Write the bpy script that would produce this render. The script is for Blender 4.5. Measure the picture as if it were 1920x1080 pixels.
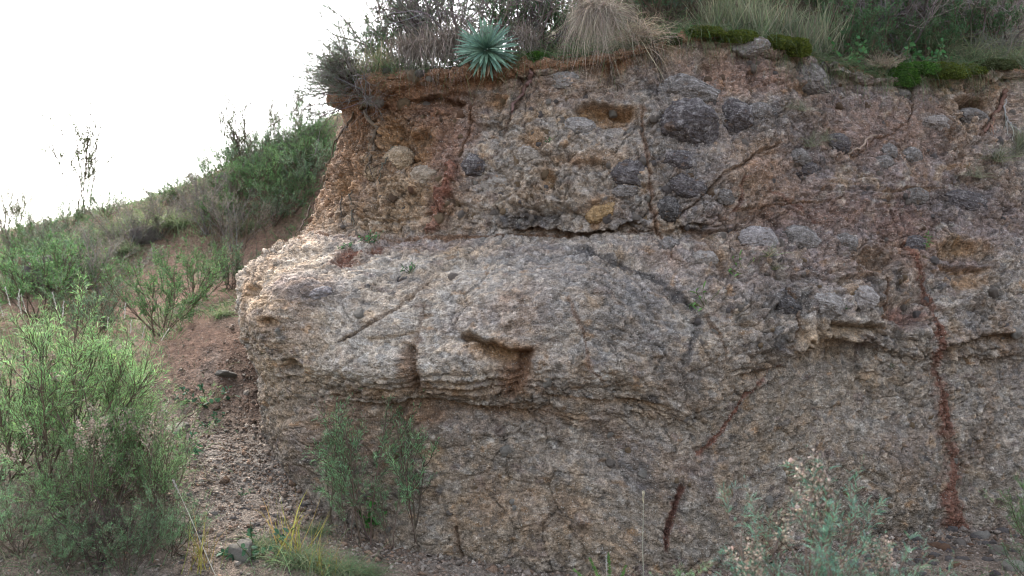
import bpy, math, random
import numpy as np
from mathutils import Vector, Matrix, Euler

random.seed(7)
rng = np.random.default_rng(7)
for o in list(bpy.data.objects):
    bpy.data.objects.remove(o)
scn = bpy.context.scene
col = scn.collection
R = math.radians

# ------------------------------------------------------------------ camera
CAM = np.array([0.0, 0.0, 1.6]); PITCH = R(3.07); FPX = 1867.0
cd = bpy.data.cameras.new('camera'); cam = bpy.data.objects.new('camera', cd); col.objects.link(cam)
cam.location = CAM; cam.rotation_euler = (R(90) + PITCH, 0, 0)
cd.sensor_width = 36; cd.lens = 35; cd.clip_start = 0.1; cd.clip_end = 800
cd.dof.use_dof = True; cd.dof.focus_distance = 7.7; cd.dof.aperture_fstop = 1.5
scn.camera = cam

# ------------------------------------------------------------------ sky, sun, exposure
SUN_EL, SUN_AZ = R(46), R(-28)          # sun behind the hill, a little to the left of straight ahead
w = bpy.data.worlds.new('World'); scn.world = w; w.use_nodes = True
nt = w.node_tree; nt.nodes.clear()
sky = nt.nodes.new('ShaderNodeTexSky'); sky.sky_type = 'NISHITA'; sky.sun_disc = False
sky.sun_elevation = SUN_EL; sky.sun_rotation = SUN_AZ
sky.air_density = 1.0; sky.dust_density = 4.0; sky.ozone_density = 1.0
hs = nt.nodes.new('ShaderNodeHueSaturation'); hs.inputs['Saturation'].default_value = 0.48
bg = nt.nodes.new('ShaderNodeBackground'); bg.inputs['Strength'].default_value = 0.15
wo = nt.nodes.new('ShaderNodeOutputWorld')
nt.links.new(sky.outputs[0], hs.inputs['Color']); nt.links.new(hs.outputs[0], bg.inputs[0]); nt.links.new(bg.outputs[0], wo.inputs[0])
sd = bpy.data.lights.new('sun', 'SUN'); sd.energy = 1.0; sd.angle = R(28); sd.color = (1, 0.95, 0.88)
sun = bpy.data.objects.new('sun', sd); col.objects.link(sun)
_dir = Vector((math.sin(SUN_AZ) * math.cos(SUN_EL), math.cos(SUN_AZ) * math.cos(SUN_EL), math.sin(SUN_EL)))
sun.rotation_euler = (-_dir).to_track_quat('-Z', 'Y').to_euler()
scn.view_settings.view_transform = 'Standard'; scn.view_settings.look = 'None'
scn.view_settings.gamma = 1.0; scn.view_settings.exposure = 2.5
scn.cycles.max_bounces = 6; scn.cycles.diffuse_bounces = 2; scn.cycles.transparent_max_bounces = 4
scn.cycles.use_denoising = True; scn.cycles.filter_width = 1.05

# ------------------------------------------------------------------ numpy noise
def _h(ix, iy, k=0):
    h = (ix.astype(np.int64) * 374761393 + iy.astype(np.int64) * 668265263 + k * 1274126177) & 0xffffffff
    h = ((h ^ (h >> 13)) * 1274126177) & 0xffffffff
    h = ((h ^ (h >> 16)) * 2246822519) & 0xffffffff
    return ((h ^ (h >> 15)) & 0xffff).astype(np.float32) / 65536.0
def noise(x, y, seed=0):
    x = np.asarray(x, np.float32) + 331.7 + seed * 17.3; y = np.asarray(y, np.float32) + 517.2 - seed * 9.1
    ix = np.floor(x); iy = np.floor(y); fx = x - ix; fy = y - iy
    u = fx * fx * fx * (fx * (fx * 6 - 15) + 10); v = fy * fy * fy * (fy * (fy * 6 - 15) + 10)
    def g(a, b):
        t = _h(ix + a, iy + b, seed) * (2 * np.pi)
        return np.cos(t) * (fx - a) + np.sin(t) * (fy - b)
    n0 = g(0, 0); n0 = n0 + u * (g(1, 0) - n0)
    n1 = g(0, 1); n1 = n1 + u * (g(1, 1) - n1)
    return (n0 + v * (n1 - n0)) * 1.5
def fbm(x, y, oct=4, seed=0, gain=0.5):
    r = 0; a = 1.0; f = 1.0; t = 0
    for i in range(oct):
        r = r + a * noise(x * f, y * f, seed + i * 7); t += a; a *= gain; f *= 2.03
    return r / t
def ridged(x, y, oct=3, seed=0):
    r = 0; a = 1.0; f = 1.0; t = 0
    for i in range(oct):
        r = r + a * (1 - 2 * np.abs(noise(x * f, y * f, seed + i * 5))); t += a; a *= .5; f *= 2.1
    return r / t
def worley(x, y, seed=0, jit=0.95, tilt=False):
    x = np.asarray(x, np.float32) + 211.3; y = np.asarray(y, np.float32) + 97.7
    ix = np.floor(x); iy = np.floor(y)
    f1 = np.full(x.shape, 9.0, np.float32); f2 = f1.copy(); idv = np.zeros_like(f1); ox = np.zeros_like(f1); oy = np.zeros_like(f1)
    for a in (-1, 0, 1):
        for b in (-1, 0, 1):
            cx = ix + a; cy = iy + b
            dx = cx + 0.5 + (_h(cx, cy, seed) - .5) * jit - x; dy = cy + 0.5 + (_h(cx, cy, seed + 31) - .5) * jit - y
            d = dx * dx + dy * dy
            c = d < f1
            f2 = np.where(c, f1, np.minimum(f2, d)); idv = np.where(c, _h(cx, cy, seed + 77), idv); f1 = np.where(c, d, f1)
            if tilt: ox = np.where(c, dx, ox); oy = np.where(c, dy, oy)
    if tilt:
        a = idv * 97.31; a = (a - np.floor(a)) * 2 * np.pi
        return np.sqrt(f1), np.sqrt(f2), idv, ox * np.cos(a) + oy * np.sin(a)
    return np.sqrt(f1), np.sqrt(f2), idv
def sstep(a, b, x):
    t = np.clip((x - a) / (b - a), 0, 1); return t * t * (3 - 2 * t)
def catmull(xs, ys, x):
    """smooth interpolation of ys (n, ...) at stations xs"""
    xs = np.asarray(xs, float); ys = np.asarray(ys, float)
    m = np.gradient(ys, xs, axis=0)
    i = np.clip(np.searchsorted(xs, x) - 1, 0, len(xs) - 2)
    h = xs[i + 1] - xs[i]; t = (x - xs[i]) / h
    sh = (-1,) + (1,) * (ys.ndim - 1); t = t.reshape(sh); h = h.reshape(sh)
    return ((1 + 2 * t) * (1 - t) ** 2 * ys[i] + t * (1 - t) ** 2 * h * m[i] + t * t * (3 - 2 * t) * ys[i + 1] + t * t * (t - 1) * h * m[i + 1])

# ------------------------------------------------------------------ survey helpers: the camera's sight lines give positions in metres
CP, SP = math.cos(PITCH), math.sin(PITCH)
def ray(px, py):
    a = (px - 960) / FPX; u = (540 - py) / FPX
    return np.array([a, CP - u * SP, SP + u * CP])
def at(px, py, Y):
    r = ray(px, py); return CAM + r * (Y / r[1])
def z_at(py, Y):
    u = (540 - py) / FPX
    return CAM[2] + Y * (SP + u * CP) / (CP - u * SP)
def project(P):
    d = P - CAM; f = d[..., 1] * CP + d[..., 2] * SP; up = -d[..., 1] * SP + d[..., 2] * CP
    return 960 + FPX * d[..., 0] / f, 540 - FPX * up / f, f

# ------------------------------------------------------------------ objects
def mesh_from(name, V, F, mat=None, smooth=True, colors=None, midx=None):
    colors = None if colors is None else np.asarray(colors)
    me = bpy.data.meshes.new(name)
    V = np.asarray(V, np.float32); F = np.asarray(F, np.int32); k = F.shape[1]
    me.vertices.add(len(V)); me.vertices.foreach_set('co', V.ravel())
    me.loops.add(F.size); me.loops.foreach_set('vertex_index', F.ravel())
    me.polygons.add(len(F)); me.polygons.foreach_set('loop_start', np.arange(0, F.size, k, dtype=np.int32))
    me.polygons.foreach_set('loop_total', np.full(len(F), k, np.int32))
    me.update(calc_edges=True)
    me.polygons.foreach_set('use_smooth', np.full(len(F), smooth, bool))
    if colors is not None:
        c = np.ones((len(V), 4), np.float32); c[:, :3] = colors
        at_ = me.attributes.new('tint', 'FLOAT_COLOR', 'POINT'); at_.data.foreach_set('color', c.ravel())
    if mat is not None:
        for m in (mat if isinstance(mat, (list, tuple)) else [mat]): me.materials.append(m)
    if midx is not None: me.polygons.foreach_set('material_index', np.asarray(midx, np.int32))
    return me
def link(name, me, parent=None, loc=(0, 0, 0), rot=(0, 0, 0), scale=(1, 1, 1)):
    o = bpy.data.objects.new(name, me); col.objects.link(o); o.parent = parent
    o.location = loc; o.rotation_euler = rot; o.scale = scale if hasattr(scale, '__len__') else (scale,) * 3
    return o
def tag(o, label=None, cat=None, group=None, kind=None):
    if label: o['label'] = label
    if cat: o['category'] = cat
    if group: o['group'] = group
    if kind: o['kind'] = kind
    return o
def grid_faces(nr, nc):
    i = np.arange(nr * nc).reshape(nr, nc)
    return np.stack([i[:-1, :-1], i[:-1, 1:], i[1:, 1:], i[1:, :-1]], -1).reshape(-1, 4)
def submesh(V, F, C, keep):
    f = F[keep]; u, inv = np.unique(f, return_inverse=True)
    return V[u], inv.reshape(f.shape), C[u]

# ------------------------------------------------------------------ materials
def new_mat(name):
    m = bpy.data.materials.new(name); m.use_nodes = True
    nt = m.node_tree; b = nt.nodes['Principled BSDF']; b.inputs['Roughness'].default_value = 0.9
    b.inputs['Specular IOR Level'].default_value = 0.2
    return m, nt, b
def N(nt, t, **kw):
    n = nt.nodes.new(t)
    for k, v in kw.items():
        if k.startswith('i_'): n.inputs[k[2:].replace('_', ' ')].default_value = v
        else: setattr(n, k, v)
    return n
def ramp(nt, fac, stops):
    r = nt.nodes.new('ShaderNodeValToRGB'); e = r.color_ramp.elements
    while len(e) < len(stops): e.new(0.5)
    for q, (p, c) in zip(e, stops):
        q.position = p; q.color = (c, c, c, 1) if not hasattr(c, '__len__') else (*c, 1)
    nt.links.new(fac, r.inputs[0]); return r.outputs[0]
def mix(nt, a, b, fac, mode='MIX'):
    m = nt.nodes.new('ShaderNodeMix'); m.data_type = 'RGBA'; m.blend_type = mode
    for s, v in ((m.inputs[0], fac), (m.inputs[6], a), (m.inputs[7], b)):
        if hasattr(v, 'is_output') or isinstance(v, bpy.types.NodeSocket): nt.links.new(v, s)
        elif hasattr(v, '__len__'): s.default_value = (*v, 1)
        else: s.default_value = v
    return m.outputs[2]

def rock_material(name, grain=1.0, bump=1.0, fleck=0.5):
    m, nt, b = new_mat(name); L = nt.links.new
    tc = N(nt, 'ShaderNodeTexCoord').outputs['Object']
    att = N(nt, 'ShaderNodeAttribute', attribute_name='tint').outputs['Color']
    n1 = N(nt, 'ShaderNodeTexNoise', i_Scale=95.0, i_Detail=4.0, i_Roughness=0.7); L(tc, n1.inputs['Vector'])
    n2 = N(nt, 'ShaderNodeTexNoise', i_Scale=22.0, i_Detail=5.0, i_Roughness=0.65); L(tc, n2.inputs['Vector'])
    v1 = N(nt, 'ShaderNodeTexVoronoi', i_Scale=48.0); L(tc, v1.inputs['Vector'])
    v2 = N(nt, 'ShaderNodeTexVoronoi', i_Scale=85.0); L(tc, v2.inputs['Vector'])
    g = 0.62 * grain
    c = mix(nt, att, ramp(nt, n1.outputs['Fac'], [(.25, 1 - g), (.5, 1.0), (.78, 1 + g)]), 1.0, 'MULTIPLY')
    c = mix(nt, c, ramp(nt, n2.outputs['Fac'], [(.28, 1 - g * .7), (.5, 1.0), (.72, 1 + g * .7)]), 1.0, 'MULTIPLY')
    # individual clasts: a tint per cell
    hsv = N(nt, 'ShaderNodeSeparateColor'); L(v1.outputs['Color'], hsv.inputs[0])
    c = mix(nt, c, ramp(nt, hsv.outputs[0], [(0, .72), (.5, 1.0), (1, 1.25)]), 0.75 * grain, 'MULTIPLY')
    # pale pumice flecks and dark grains
    s2 = N(nt, 'ShaderNodeSeparateColor'); L(v2.outputs['Color'], s2.inputs[0])
    dd = ramp(nt, v2.outputs['Distance'], [(.30, 1.0), (.48, 0.0)])
    fl = ramp(nt, s2.outputs[0], [(.90, 0.0), (.93, fleck)])
    mf = N(nt, 'ShaderNodeMath', operation='MULTIPLY'); L(dd, mf.inputs[0]); L(fl, mf.inputs[1])
    c = mix(nt, c, (.55, .52, .46), mf.outputs[0])
    fd = ramp(nt, s2.outputs[1], [(.88, 0.0), (.92, fleck * .9)])
    md = N(nt, 'ShaderNodeMath', operation='MULTIPLY'); L(dd, md.inputs[0]); L(fd, md.inputs[1])
    c = mix(nt, c, (.06, .055, .055), md.outputs[0])
    L(c, b.inputs['Base Color']); b.inputs['Roughness'].default_value = 0.95
    v3 = N(nt, 'ShaderNodeTexVoronoi', i_Scale=120.0); L(tc, v3.inputs['Vector'])
    hsum = None
    for sock, k in ((n2.outputs['Fac'], 1.6), (v1.outputs['Distance'], -.55), (v2.outputs['Distance'], -.42), (v3.outputs['Distance'], -.3), (n1.outputs['Fac'], .45)):
        q = N(nt, 'ShaderNodeMath', operation='MULTIPLY_ADD'); L(sock, q.inputs[0]); q.inputs[1].default_value = k
        if hsum is not None: L(hsum, q.inputs[2])
        else: q.inputs[2].default_value = 0
        hsum = q.outputs[0]
    bp = N(nt, 'ShaderNodeBump', i_Strength=1.0, i_Distance=0.024 * bump); L(hsum, bp.inputs['Height']); L(bp.outputs[0], b.inputs['Normal'])
    return m
M_rock = rock_material('tuff_rock')
M_boulder = rock_material('dark_boulder_rock', grain=0.8, bump=0.7, fleck=0.25)
M_soil = rock_material('gravelly_ground', grain=1.0, bump=1.3, fleck=0.4)

# ------------------------------------------------------------------ the rock face: a plan line, and a profile at each station along it
# station: plan x, plan y, then (sight height, metres out from the plan line) from the foot to the top edge
ST = [
 (-1.00, 13.5, [(760,.55),(700,.6),(660,.6),(620,.6),(560,.6),(510,.5),(470,.4),(440,.3),(400,.2),(320,.1),(240,0),(215,.0),(200,.1),(185,.0)], (.1,.3,.5)),
 (-1.62, 10.2, [(770,.66),(700,.72),(660,.75),(620,.78),(560,.82),(510,.76),(470,.58),(440,.40),(400,.29),(320,.14),(240,.02),(205,.03),(185,.13),(165,.1)], (.1,.3,.6)),
 (-1.56, 9.35, [(800,.72),(720,.79),(690,.82),(640,.87),(565,.98),(510,.90),(468,.64),(440,.40),(400,.29),(320,.15),(240,.02),(205,.04),(185,.16),(158,.12)], (.1,.35,.7)),
 (-1.22, 8.72, [(890,.78),(800,.82),(720,.84),(680,.90),(600,.98),(525,.9),(465,.58),(440,.32),(400,.24),(320,.12),(240,.02),(195,.06),(172,.17),(150,.14)], (.12,.4,.9)),
 (-0.65, 8.38, [(1010,.79),(880,.74),(762,.76),(728,.92),(670,1.0),(570,.86),(480,.44),(445,.18),(400,.15),(310,.07),(220,0),(165,.03),(148,.11),(132,.08)], (.16,.6,1.5)),
 ( 0.05, 8.20, [(1070,.80),(900,.70),(775,.70),(738,.86),(650,.97),(545,.79),(468,.36),(446,.13),(400,.15),(300,.10),(200,.02),(150,-.02),(134,.06),(118,.02)], (.25,1.2,3.0)),
 ( 0.75, 8.12, [(1086,.80),(930,.71),(795,.72),(752,.82),(660,.92),(550,.78),(470,.38),(442,.16),(400,.22),(310,.18),(210,.05),(130,0),(115,.08),(98,.02)], (.35,1.8,4.5)),
 ( 1.45, 8.15, [(1084,.74),(930,.65),(805,.64),(760,.67),(680,.71),(580,.63),(480,.43),(440,.27),(400,.28),(310,.25),(210,.15),(110,-.05),(85,-.06),(64,-.12)], (.4,2.2,5.5)),
 ( 2.30, 8.28, [(1018,.54),(850,.46),(685,.42),(645,.53),(600,.56),(520,.42),(450,.3),(420,.2),(350,.12),(260,.05),(180,-.05),(112,-.15),(102,-.12),(90,-.16)], (.4,2.3,6)),
 ( 3.15, 8.50, [(1000,.46),(850,.40),(695,.36),(655,.44),(610,.46),(540,.35),(460,.25),(420,.18),(350,.1),(260,0),(200,-.1),(160,-.18),(148,-.12),(135,-.16)], (.4,2.3,6)),
 ( 4.30, 8.85, [(985,.4),(850,.34),(695,.28),(655,.4),(610,.42),(540,.35),(460,.25),(420,.18),(350,.1),(260,0),(200,-.1),(150,-.18),(140,-.12),(130,-.16)], (.4,2.3,6)),
 ( 7.20, 9.90, [(960,.4),(850,.34),(695,.28),(655,.4),(610,.42),(540,.35),(460,.25),(420,.18),(350,.1),(260,0),(200,-.1),(150,-.18),(140,-.12),(130,-.16)], (.4,2.3,6)),
]
stx = np.array([[s[0], s[1]] for s in ST]); sq = np.concatenate([[0], np.cumsum(np.hypot(*np.diff(stx, axis=0).T))])
sd_ = np.linspace(0, sq[-1], 4000); pl = catmull(sq, stx, sd_)
s_arc = np.concatenate([[0], np.cumsum(np.hypot(*np.diff(pl, axis=0).T))])
s_st = np.interp(sq, sd_, s_arc)
def plan(s):
    q = np.interp(s, s_arc, sd_); p = catmull(sq, stx, q); e = 0.15
    a = catmull(sq, stx, np.clip(q - e, 0, sq[-1])); b = catmull(sq, stx, np.clip(q + e, 0, sq[-1]))
    t = b - a; t /= np.linalg.norm(t, axis=1)[:, None]
    return p, np.stack([t[:, 1], -t[:, 0]], 1)          # outward normal (towards the camera / to the left round the nose)
pst, nst = plan(s_st)
prof = []                                                # per station: rows of (z, d, w)
for i, s in enumerate(ST):
    rows = []
    for j, (py, d) in enumerate(s[2]):
        Yr = min(pst[i, 1] + nst[i, 1] * d, 10.2)
        rows.append((z_at(py, Yr), d, 0.0))
    zb, db = rows[0][0], rows[0][1]
    rows.insert(0, (zb - 0.55, db + 0.05, 0))
    zt, dt = rows[-1][0], rows[-1][1]
    for wq, g in zip((0.6, 2.4, 6.5), s[3]): rows.append((zt + g, dt, wq))
    prof.append(rows)
prof = np.array(prof)                                    # (stations, 18, 3)
NK = prof.shape[1]; K_FOOT, K_TOP = 1, 14
DX = 0.0095
s_a, s_b = s_st[1] - 0.1, s_st[10] + 0.25
cols_s = np.concatenate([np.linspace(0.3, s_a, 40)[:-1], np.linspace(s_a, s_b, int((s_b - s_a) / DX)), np.linspace(s_b, s_st[-1] - .2, 50)[1:]])
NC = len(cols_s)
pc, ncn = plan(cols_s)
pk = catmull(s_st, prof, cols_s)                         # (NC, NK, 3)
kk = np.linspace(0, NK - 1, (NK - 1) * 24 + 1)
dense = np.moveaxis(catmull(np.arange(NK), np.moveaxis(pk, 1, 0), kk), 0, 1)     # (NC, Q, 3)
kf = K_FOOT * 24; ktp = K_TOP * 24
NR1, NR2, NR3 = 14, 470, 90
rows_out = []; arcs_out = []
seg = np.sqrt(np.sum(np.diff(dense, axis=1) ** 2, axis=2)); arc = np.concatenate([np.zeros((NC, 1)), np.cumsum(seg, axis=1)], 1)
VV = np.zeros((NC, NR1 + NR2 + NR3, 3)); AA = np.zeros((NC, NR1 + NR2 + NR3))
for c in range(NC):
    a0, a1, a2, a3 = arc[c, 0], arc[c, kf], arc[c, ktp], arc[c, -1]
    t3 = np.linspace(0, 1, NR3 + 1)[1:] ** 1.7
    aa = np.concatenate([np.linspace(a0, a1, NR1, endpoint=False), np.linspace(a1, a2, NR2), a2 + (a3 - a2) * t3])
    for q in range(3): VV[c, :, q] = np.interp(aa, arc[c], dense[c, :, q])
    AA[c] = aa - arc[c, 8 * 24] + 3.0                      # heights along the face are counted from the bedding crack
NR = NR1 + NR2 + NR3
Zb, Db, Wb = VV[..., 0], VV[..., 1], VV[..., 2]
BACK = np.array([0.25, 0.97])
PX = pc[:, None, 0] + ncn[:, None, 0] * Db + BACK[0] * Wb
PY = pc[:, None, 1] + ncn[:, None, 1] * Db + BACK[1] * Wb
P0 = np.stack([PX, PY, Zb], -1).transpose(1, 0, 2).copy()         # (NR, NC, 3)
S = np.broadcast_to(cols_s[None, :], (NR, NC)).astype(np.float32).copy(); A = AA.T.astype(np.float32).copy()
Tq = np.gradient(P0, axis=1); Bq = np.gradient(P0, axis=0)
Tq /= np.linalg.norm(Tq, axis=2, keepdims=True) + 1e-9; Bq /= np.linalg.norm(Bq, axis=2, keepdims=True) + 1e-9
Nq = np.cross(Tq, Bq); Nq /= np.linalg.norm(Nq, axis=2, keepdims=True) + 1e-9
U0, V0, D0 = project(P0)                                  # where each base point is seen, to look features up by sight line
_face = np.einsum('ijk,ijk->ij', Nq, P0 - CAM) < 0
ROW = np.broadcast_to(np.arange(NR)[:, None], (NR, NC))
_U = np.where(_face, U0, 1e6)[::2, ::2]; _V = V0[::2, ::2]; _D = D0[::2, ::2]
def hit(px, py):
    """grid index (row, column) of the rock face on the sight line px, py"""
    q = (_U - px) ** 2 + (_V - py) ** 2 + 900 * np.maximum(0, _D - 9.35)
    i = int(np.argmin(q)); r, c = np.unravel_index(i, q.shape); return r * 2, c * 2

WX = S + 0.035 * fbm(S * 5, A * 5, 3, 91) + .016 * fbm(S * 17, A * 17, 2, 95); WA = A + 0.035 * fbm(S * 5, A * 5, 3, 92) + .016 * fbm(S * 17, A * 17, 2, 96)
WX2 = S + 0.10 * fbm(S * 2, A * 2, 4, 93); WA2 = A + 0.10 * fbm(S * 2, A * 2, 4, 94)

H = np.zeros((NR, NC), np.float32)                        # relief along the surface normal, metres
CL = np.zeros((NR, NC, 3), np.float32)
SC = lambda px, c: D0[c] / FPX                             # metres per sight unit at a grid point

def ellipse(px, py, rx, ry, ang=0, wob=1.0):
    """normalised radius field of an ellipse on the face (1 on its rim), and the window it lives in"""
    r, c = hit(px, py); k = D0[r, c] / FPX; a, b = rx * k, ry * k
    m = 2.2 * max(a, b)
    rr = slice(max(0, r - int(m / DX) - 4), min(NR, r + int(m / DX) + 5)); cc = slice(max(0, c - int(m / DX) - 4), min(NC, c + int(m / DX) + 5))
    du = WX[rr, cc] * wob + S[rr, cc] * (1 - wob) - S[r, c]; dv = WA[rr, cc] * wob + A[rr, cc] * (1 - wob) - A[r, c]
    t = R(ang); x = du * math.cos(t) + dv * math.sin(t); y = -du * math.sin(t) + dv * math.cos(t)
    return np.sqrt((x / a) ** 2 + (y / b) ** 2), (rr, cc), x / a, y / b
def pathdist(pts, warp=1.0):
    """distance in metres from a line of sight points laid on the face, with the position (0..1) along it and a signed side"""
    q = [hit(*p) for p in pts]; sa = np.array([[S[r, c], A[r, c]] for r, c in q])
    r0 = max(0, min(r for r, c in q) - 60); r1 = min(NR, max(r for r, c in q) + 60); c0 = max(0, min(c for r, c in q) - 60); c1 = min(NC, max(c for r, c in q) + 60)
    win = (slice(r0, r1), slice(c0, c1))
    x = S[win] + (WX[win] - S[win]) * warp; y = A[win] + (WA[win] - A[win]) * warp
    best = np.full(x.shape, 9.0, np.float32); along = np.zeros_like(best); side = np.zeros_like(best)
    L = np.concatenate([[0], np.cumsum(np.hypot(*np.diff(sa, axis=0).T))]); L /= L[-1]
    for i in range(len(sa) - 1):
        e = sa[i + 1] - sa[i]; l2 = e @ e + 1e-9
        t = np.clip(((x - sa[i, 0]) * e[0] + (y - sa[i, 1]) * e[1]) / l2, 0, 1)
        dx = x - sa[i, 0] - t * e[0]; dy = y - sa[i, 1] - t * e[1]; d = np.hypot(dx, dy); k = d < best
        side = np.where(k, np.sign(e[0] * dy - e[1] * dx), side); along = np.where(k, L[i] + t * (L[i + 1] - L[i]), along); best = np.where(k, d, best)
    return best, along, side, win

# ---- colour of the rock: palette and where each kind of ground crops out
GREY = np.array((.305, .258, .215)); PALE = np.array((.40, .348, .288)); MAUVE = np.array((.205, .152, .134)); TAN = np.array((.34, .24, .15))
SOIL = np.array((.205, .113, .066)); ORANGE = np.array((.36, .208, .10)); RED = np.array((.18, .075, .052)); DARK = np.array((.062, .057, .056)); BROWN = np.array((.195, .122, .076)); MUD = np.array((.235, .186, .138))
CL[:] = GREY
def paint(wt, colr, win=None):
    if win is None: CL[:] += wt[..., None] * (colr - CL)
    else: CL[win] += wt[..., None] * (colr - CL[win])
WX_, WA_ = S, A
nA = fbm(S * 1.3, A * 1.3, 5, 11); nB = fbm(S * 3.1, A * 3.1, 4, 12); nC = fbm(S * 8, A * 8, 4, 13); nD = fbm(S * 20, A * 20, 3, 14)
def blob(px, py, rx, ry, colr, st=0.8, ang=0, edge=.62):
    if colr[0] > 2.6 * colr[2]: st *= .8
    e, win, _, _ = ellipse(px, py, rx, ry, ang)
    n = nB[win] * .35 + nC[win] * .45 + nD[win] * .25
    paint(st * sstep(1 + edge, 1 - edge, e + n), colr, win)
# broad zones
for b in [
 (700, 520, 330, 110, PALE, .7), (900, 560, 380, 150, PALE, .55), (1080, 560, 240, 110, GREY, .6), (680, 680, 150, 50, PALE, .6), (1130, 690, 180, 50, GREY*1.1, .6),
 (500, 560, 90, 130, TAN*1.15, .5), (520, 720, 90, 120, TAN, .55), (690, 310, 170, 140, np.array((.30,.175,.092)), .9), (600, 330, 70, 120, BROWN*1.15, .7), (760, 240, 150, 80, BROWN*.95, .75),
 (1000, 300, 180, 140, GREY*1.05, .7), (900, 170, 300, 40, SOIL, .5), (1650, 330, 330, 170, MAUVE, .8), (1500, 470, 300, 100, MAUVE*1.15, .55), (1750, 420, 230, 90, MAUVE*.9, .6),
 (1380, 120, 200, 60, SOIL*1.15, .75), (1600, 160, 300, 50, MAUVE, .6), (1850, 200, 120, 60, SOIL*1.1, .5), (1430, 330, 90, 50, TAN*.95, .6), (1400, 250, 90, 60, TAN*.85, .5),
 (1000, 900, 700, 170, MUD, .75), (1550, 740, 300, 80, MUD*1.08, .75), (1500, 860, 420, 130, MUD*.95, .7), (720, 840, 200, 90, MUD*.95, .6), (1000, 1040, 900, 60, MUD*.82, .7),
 (1750, 950, 260, 80, MUD*.85, .6), (1100, 800, 220, 50, GREY*.95, .5), (1080, 870, 100, 40, GREY*1.15, .6), (1460, 640, 200, 80, GREY*.92, .6), (1850, 600, 120, 130, GREY*.9, .6),
 (1650, 780, 120, 40, GREY*1.1, .45), (700, 410, 180, 30, TAN*1.1, .5), (760, 460, 120, 30, MAUVE*1.25, .6), (860, 470, 100, 25, TAN, .4)]:
    blob(*b)
paint(.35 * sstep(.05, .35, nA), TAN * .95); paint(.35 * sstep(.1, .4, -nA), MAUVE)
_faceband = 1.0
paint(.55 * sstep(.22, .45, nB) * _faceband, TAN); paint(.5 * sstep(.2, .42, fbm(S * 3.7, A * 3.7, 4, 33)), PALE * .95)
paint(.6 * sstep(.26, .45, fbm(S * 4.5, A * 6.5, 4, 34)), MAUVE * .8)
paint(.55 * sstep(.3, .5, fbm(S * 7, A * 9, 4, 35)), ORANGE * .85)
paint(.55 * sstep(.30, .5, fbm(S * 9, A * 9, 4, 36)), DARK * 1.5)
paint(.55 * sstep(.30, .46, fbm(WX_ * 5.5, WA_ * 5.5, 4, 141)), PALE * 1.12); paint(.5 * sstep(.34, .5, fbm(WX_ * 12, WA_ * 12, 3, 142)), PALE * 1.3)
paint(.5 * sstep(.32, .5, fbm(WX_ * 10, WA_ * 12, 4, 143)), DARK * 1.7); paint(.35 * sstep(.12, .4, fbm(WX_ * 2.1, WA_ * 1.5, 4, 144)), BROWN * 1.2)
for b in [(835, 265, 60, 110, np.array((.20, .095, .06)), .7), (640, 300, 90, 130, np.array((.25, .14, .078)), .6), (730, 240, 110, 50, np.array((.19, .105, .062)), .55), (1450, 330, 90, 60, np.array((.26, .15, .10)), .5), (1650, 250, 170, 60, np.array((.21, .13, .095)), .5), (1500, 400, 170, 24, np.array((.2, .115, .08)), .55),
 (1700, 440, 60, 70, np.array((.19, .10, .07)), .6), (1380, 150, 120, 50, np.array((.24, .135, .09)), .55), (1290, 285, 70, 120, DARK * 2.4, .5), (1400, 225, 60, 36, DARK * 2.4, .5), (1510, 305, 60, 40, DARK * 2.6, .45)]:
    blob(*b)
# orange, exposed pockets
for b in [(1135, 215, 55, 17, ORANGE, .85), (1080, 225, 40, 20, TAN, .6), (935, 190, 18, 14, ORANGE, .8), (735, 262, 36, 34, ORANGE*.75, .8), (790, 262, 30, 20, ORANGE*.8, .7), (775, 300, 26, 22, ORANGE*.95, .75),
 (1130, 390, 32, 26, ORANGE*.85, .8), (1030, 340, 16, 20, ORANGE*.95, .8), (1110, 300, 60, 14, ORANGE*.85, .6), (1000, 260, 22, 20, ORANGE*.9, .7), (640, 345, 40, 20, ORANGE*.8, .6), (765, 360, 60, 40, TAN, .7), (820, 370, 50, 30, ORANGE*.7, .4),
 (580, 420, 40, 22, ORANGE*.75, .6), (465, 545, 26, 20, ORANGE*.8, .6), (510, 605, 20, 14, ORANGE*.8, .6), (930, 655, 60, 14, ORANGE*.9, .85), (965, 700, 22, 34, SOIL, .8), (770, 690, 16, 38, BROWN, .8), (820, 735, 130, 14, ORANGE*.75, .5),
 (1000, 770, 120, 16, ORANGE*.7, .5), (1800, 470, 60, 20, ORANGE*.85, .85), (1820, 525, 42, 16, ORANGE*.95, .8), (1800, 498, 60, 12, MAUVE*1.2, .8), (1700, 590, 44, 22, RED*1.1, .85), (1635, 490, 36, 30, BROWN*.9, .8), (1550, 640, 60, 40, TAN*1.05, .7),
 (1420, 700, 40, 12, ORANGE*.7, .5), (1840, 625, 90, 14, ORANGE*.6, .5), (1560, 250, 30, 16, SOIL, .6), (1510, 170, 30, 14, ORANGE*.7, .6), (640, 790, 50, 50, SOIL*1.1, .45), (780, 780, 40, 20, SOIL*1.1, .5)]:
    blob(*b)
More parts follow.
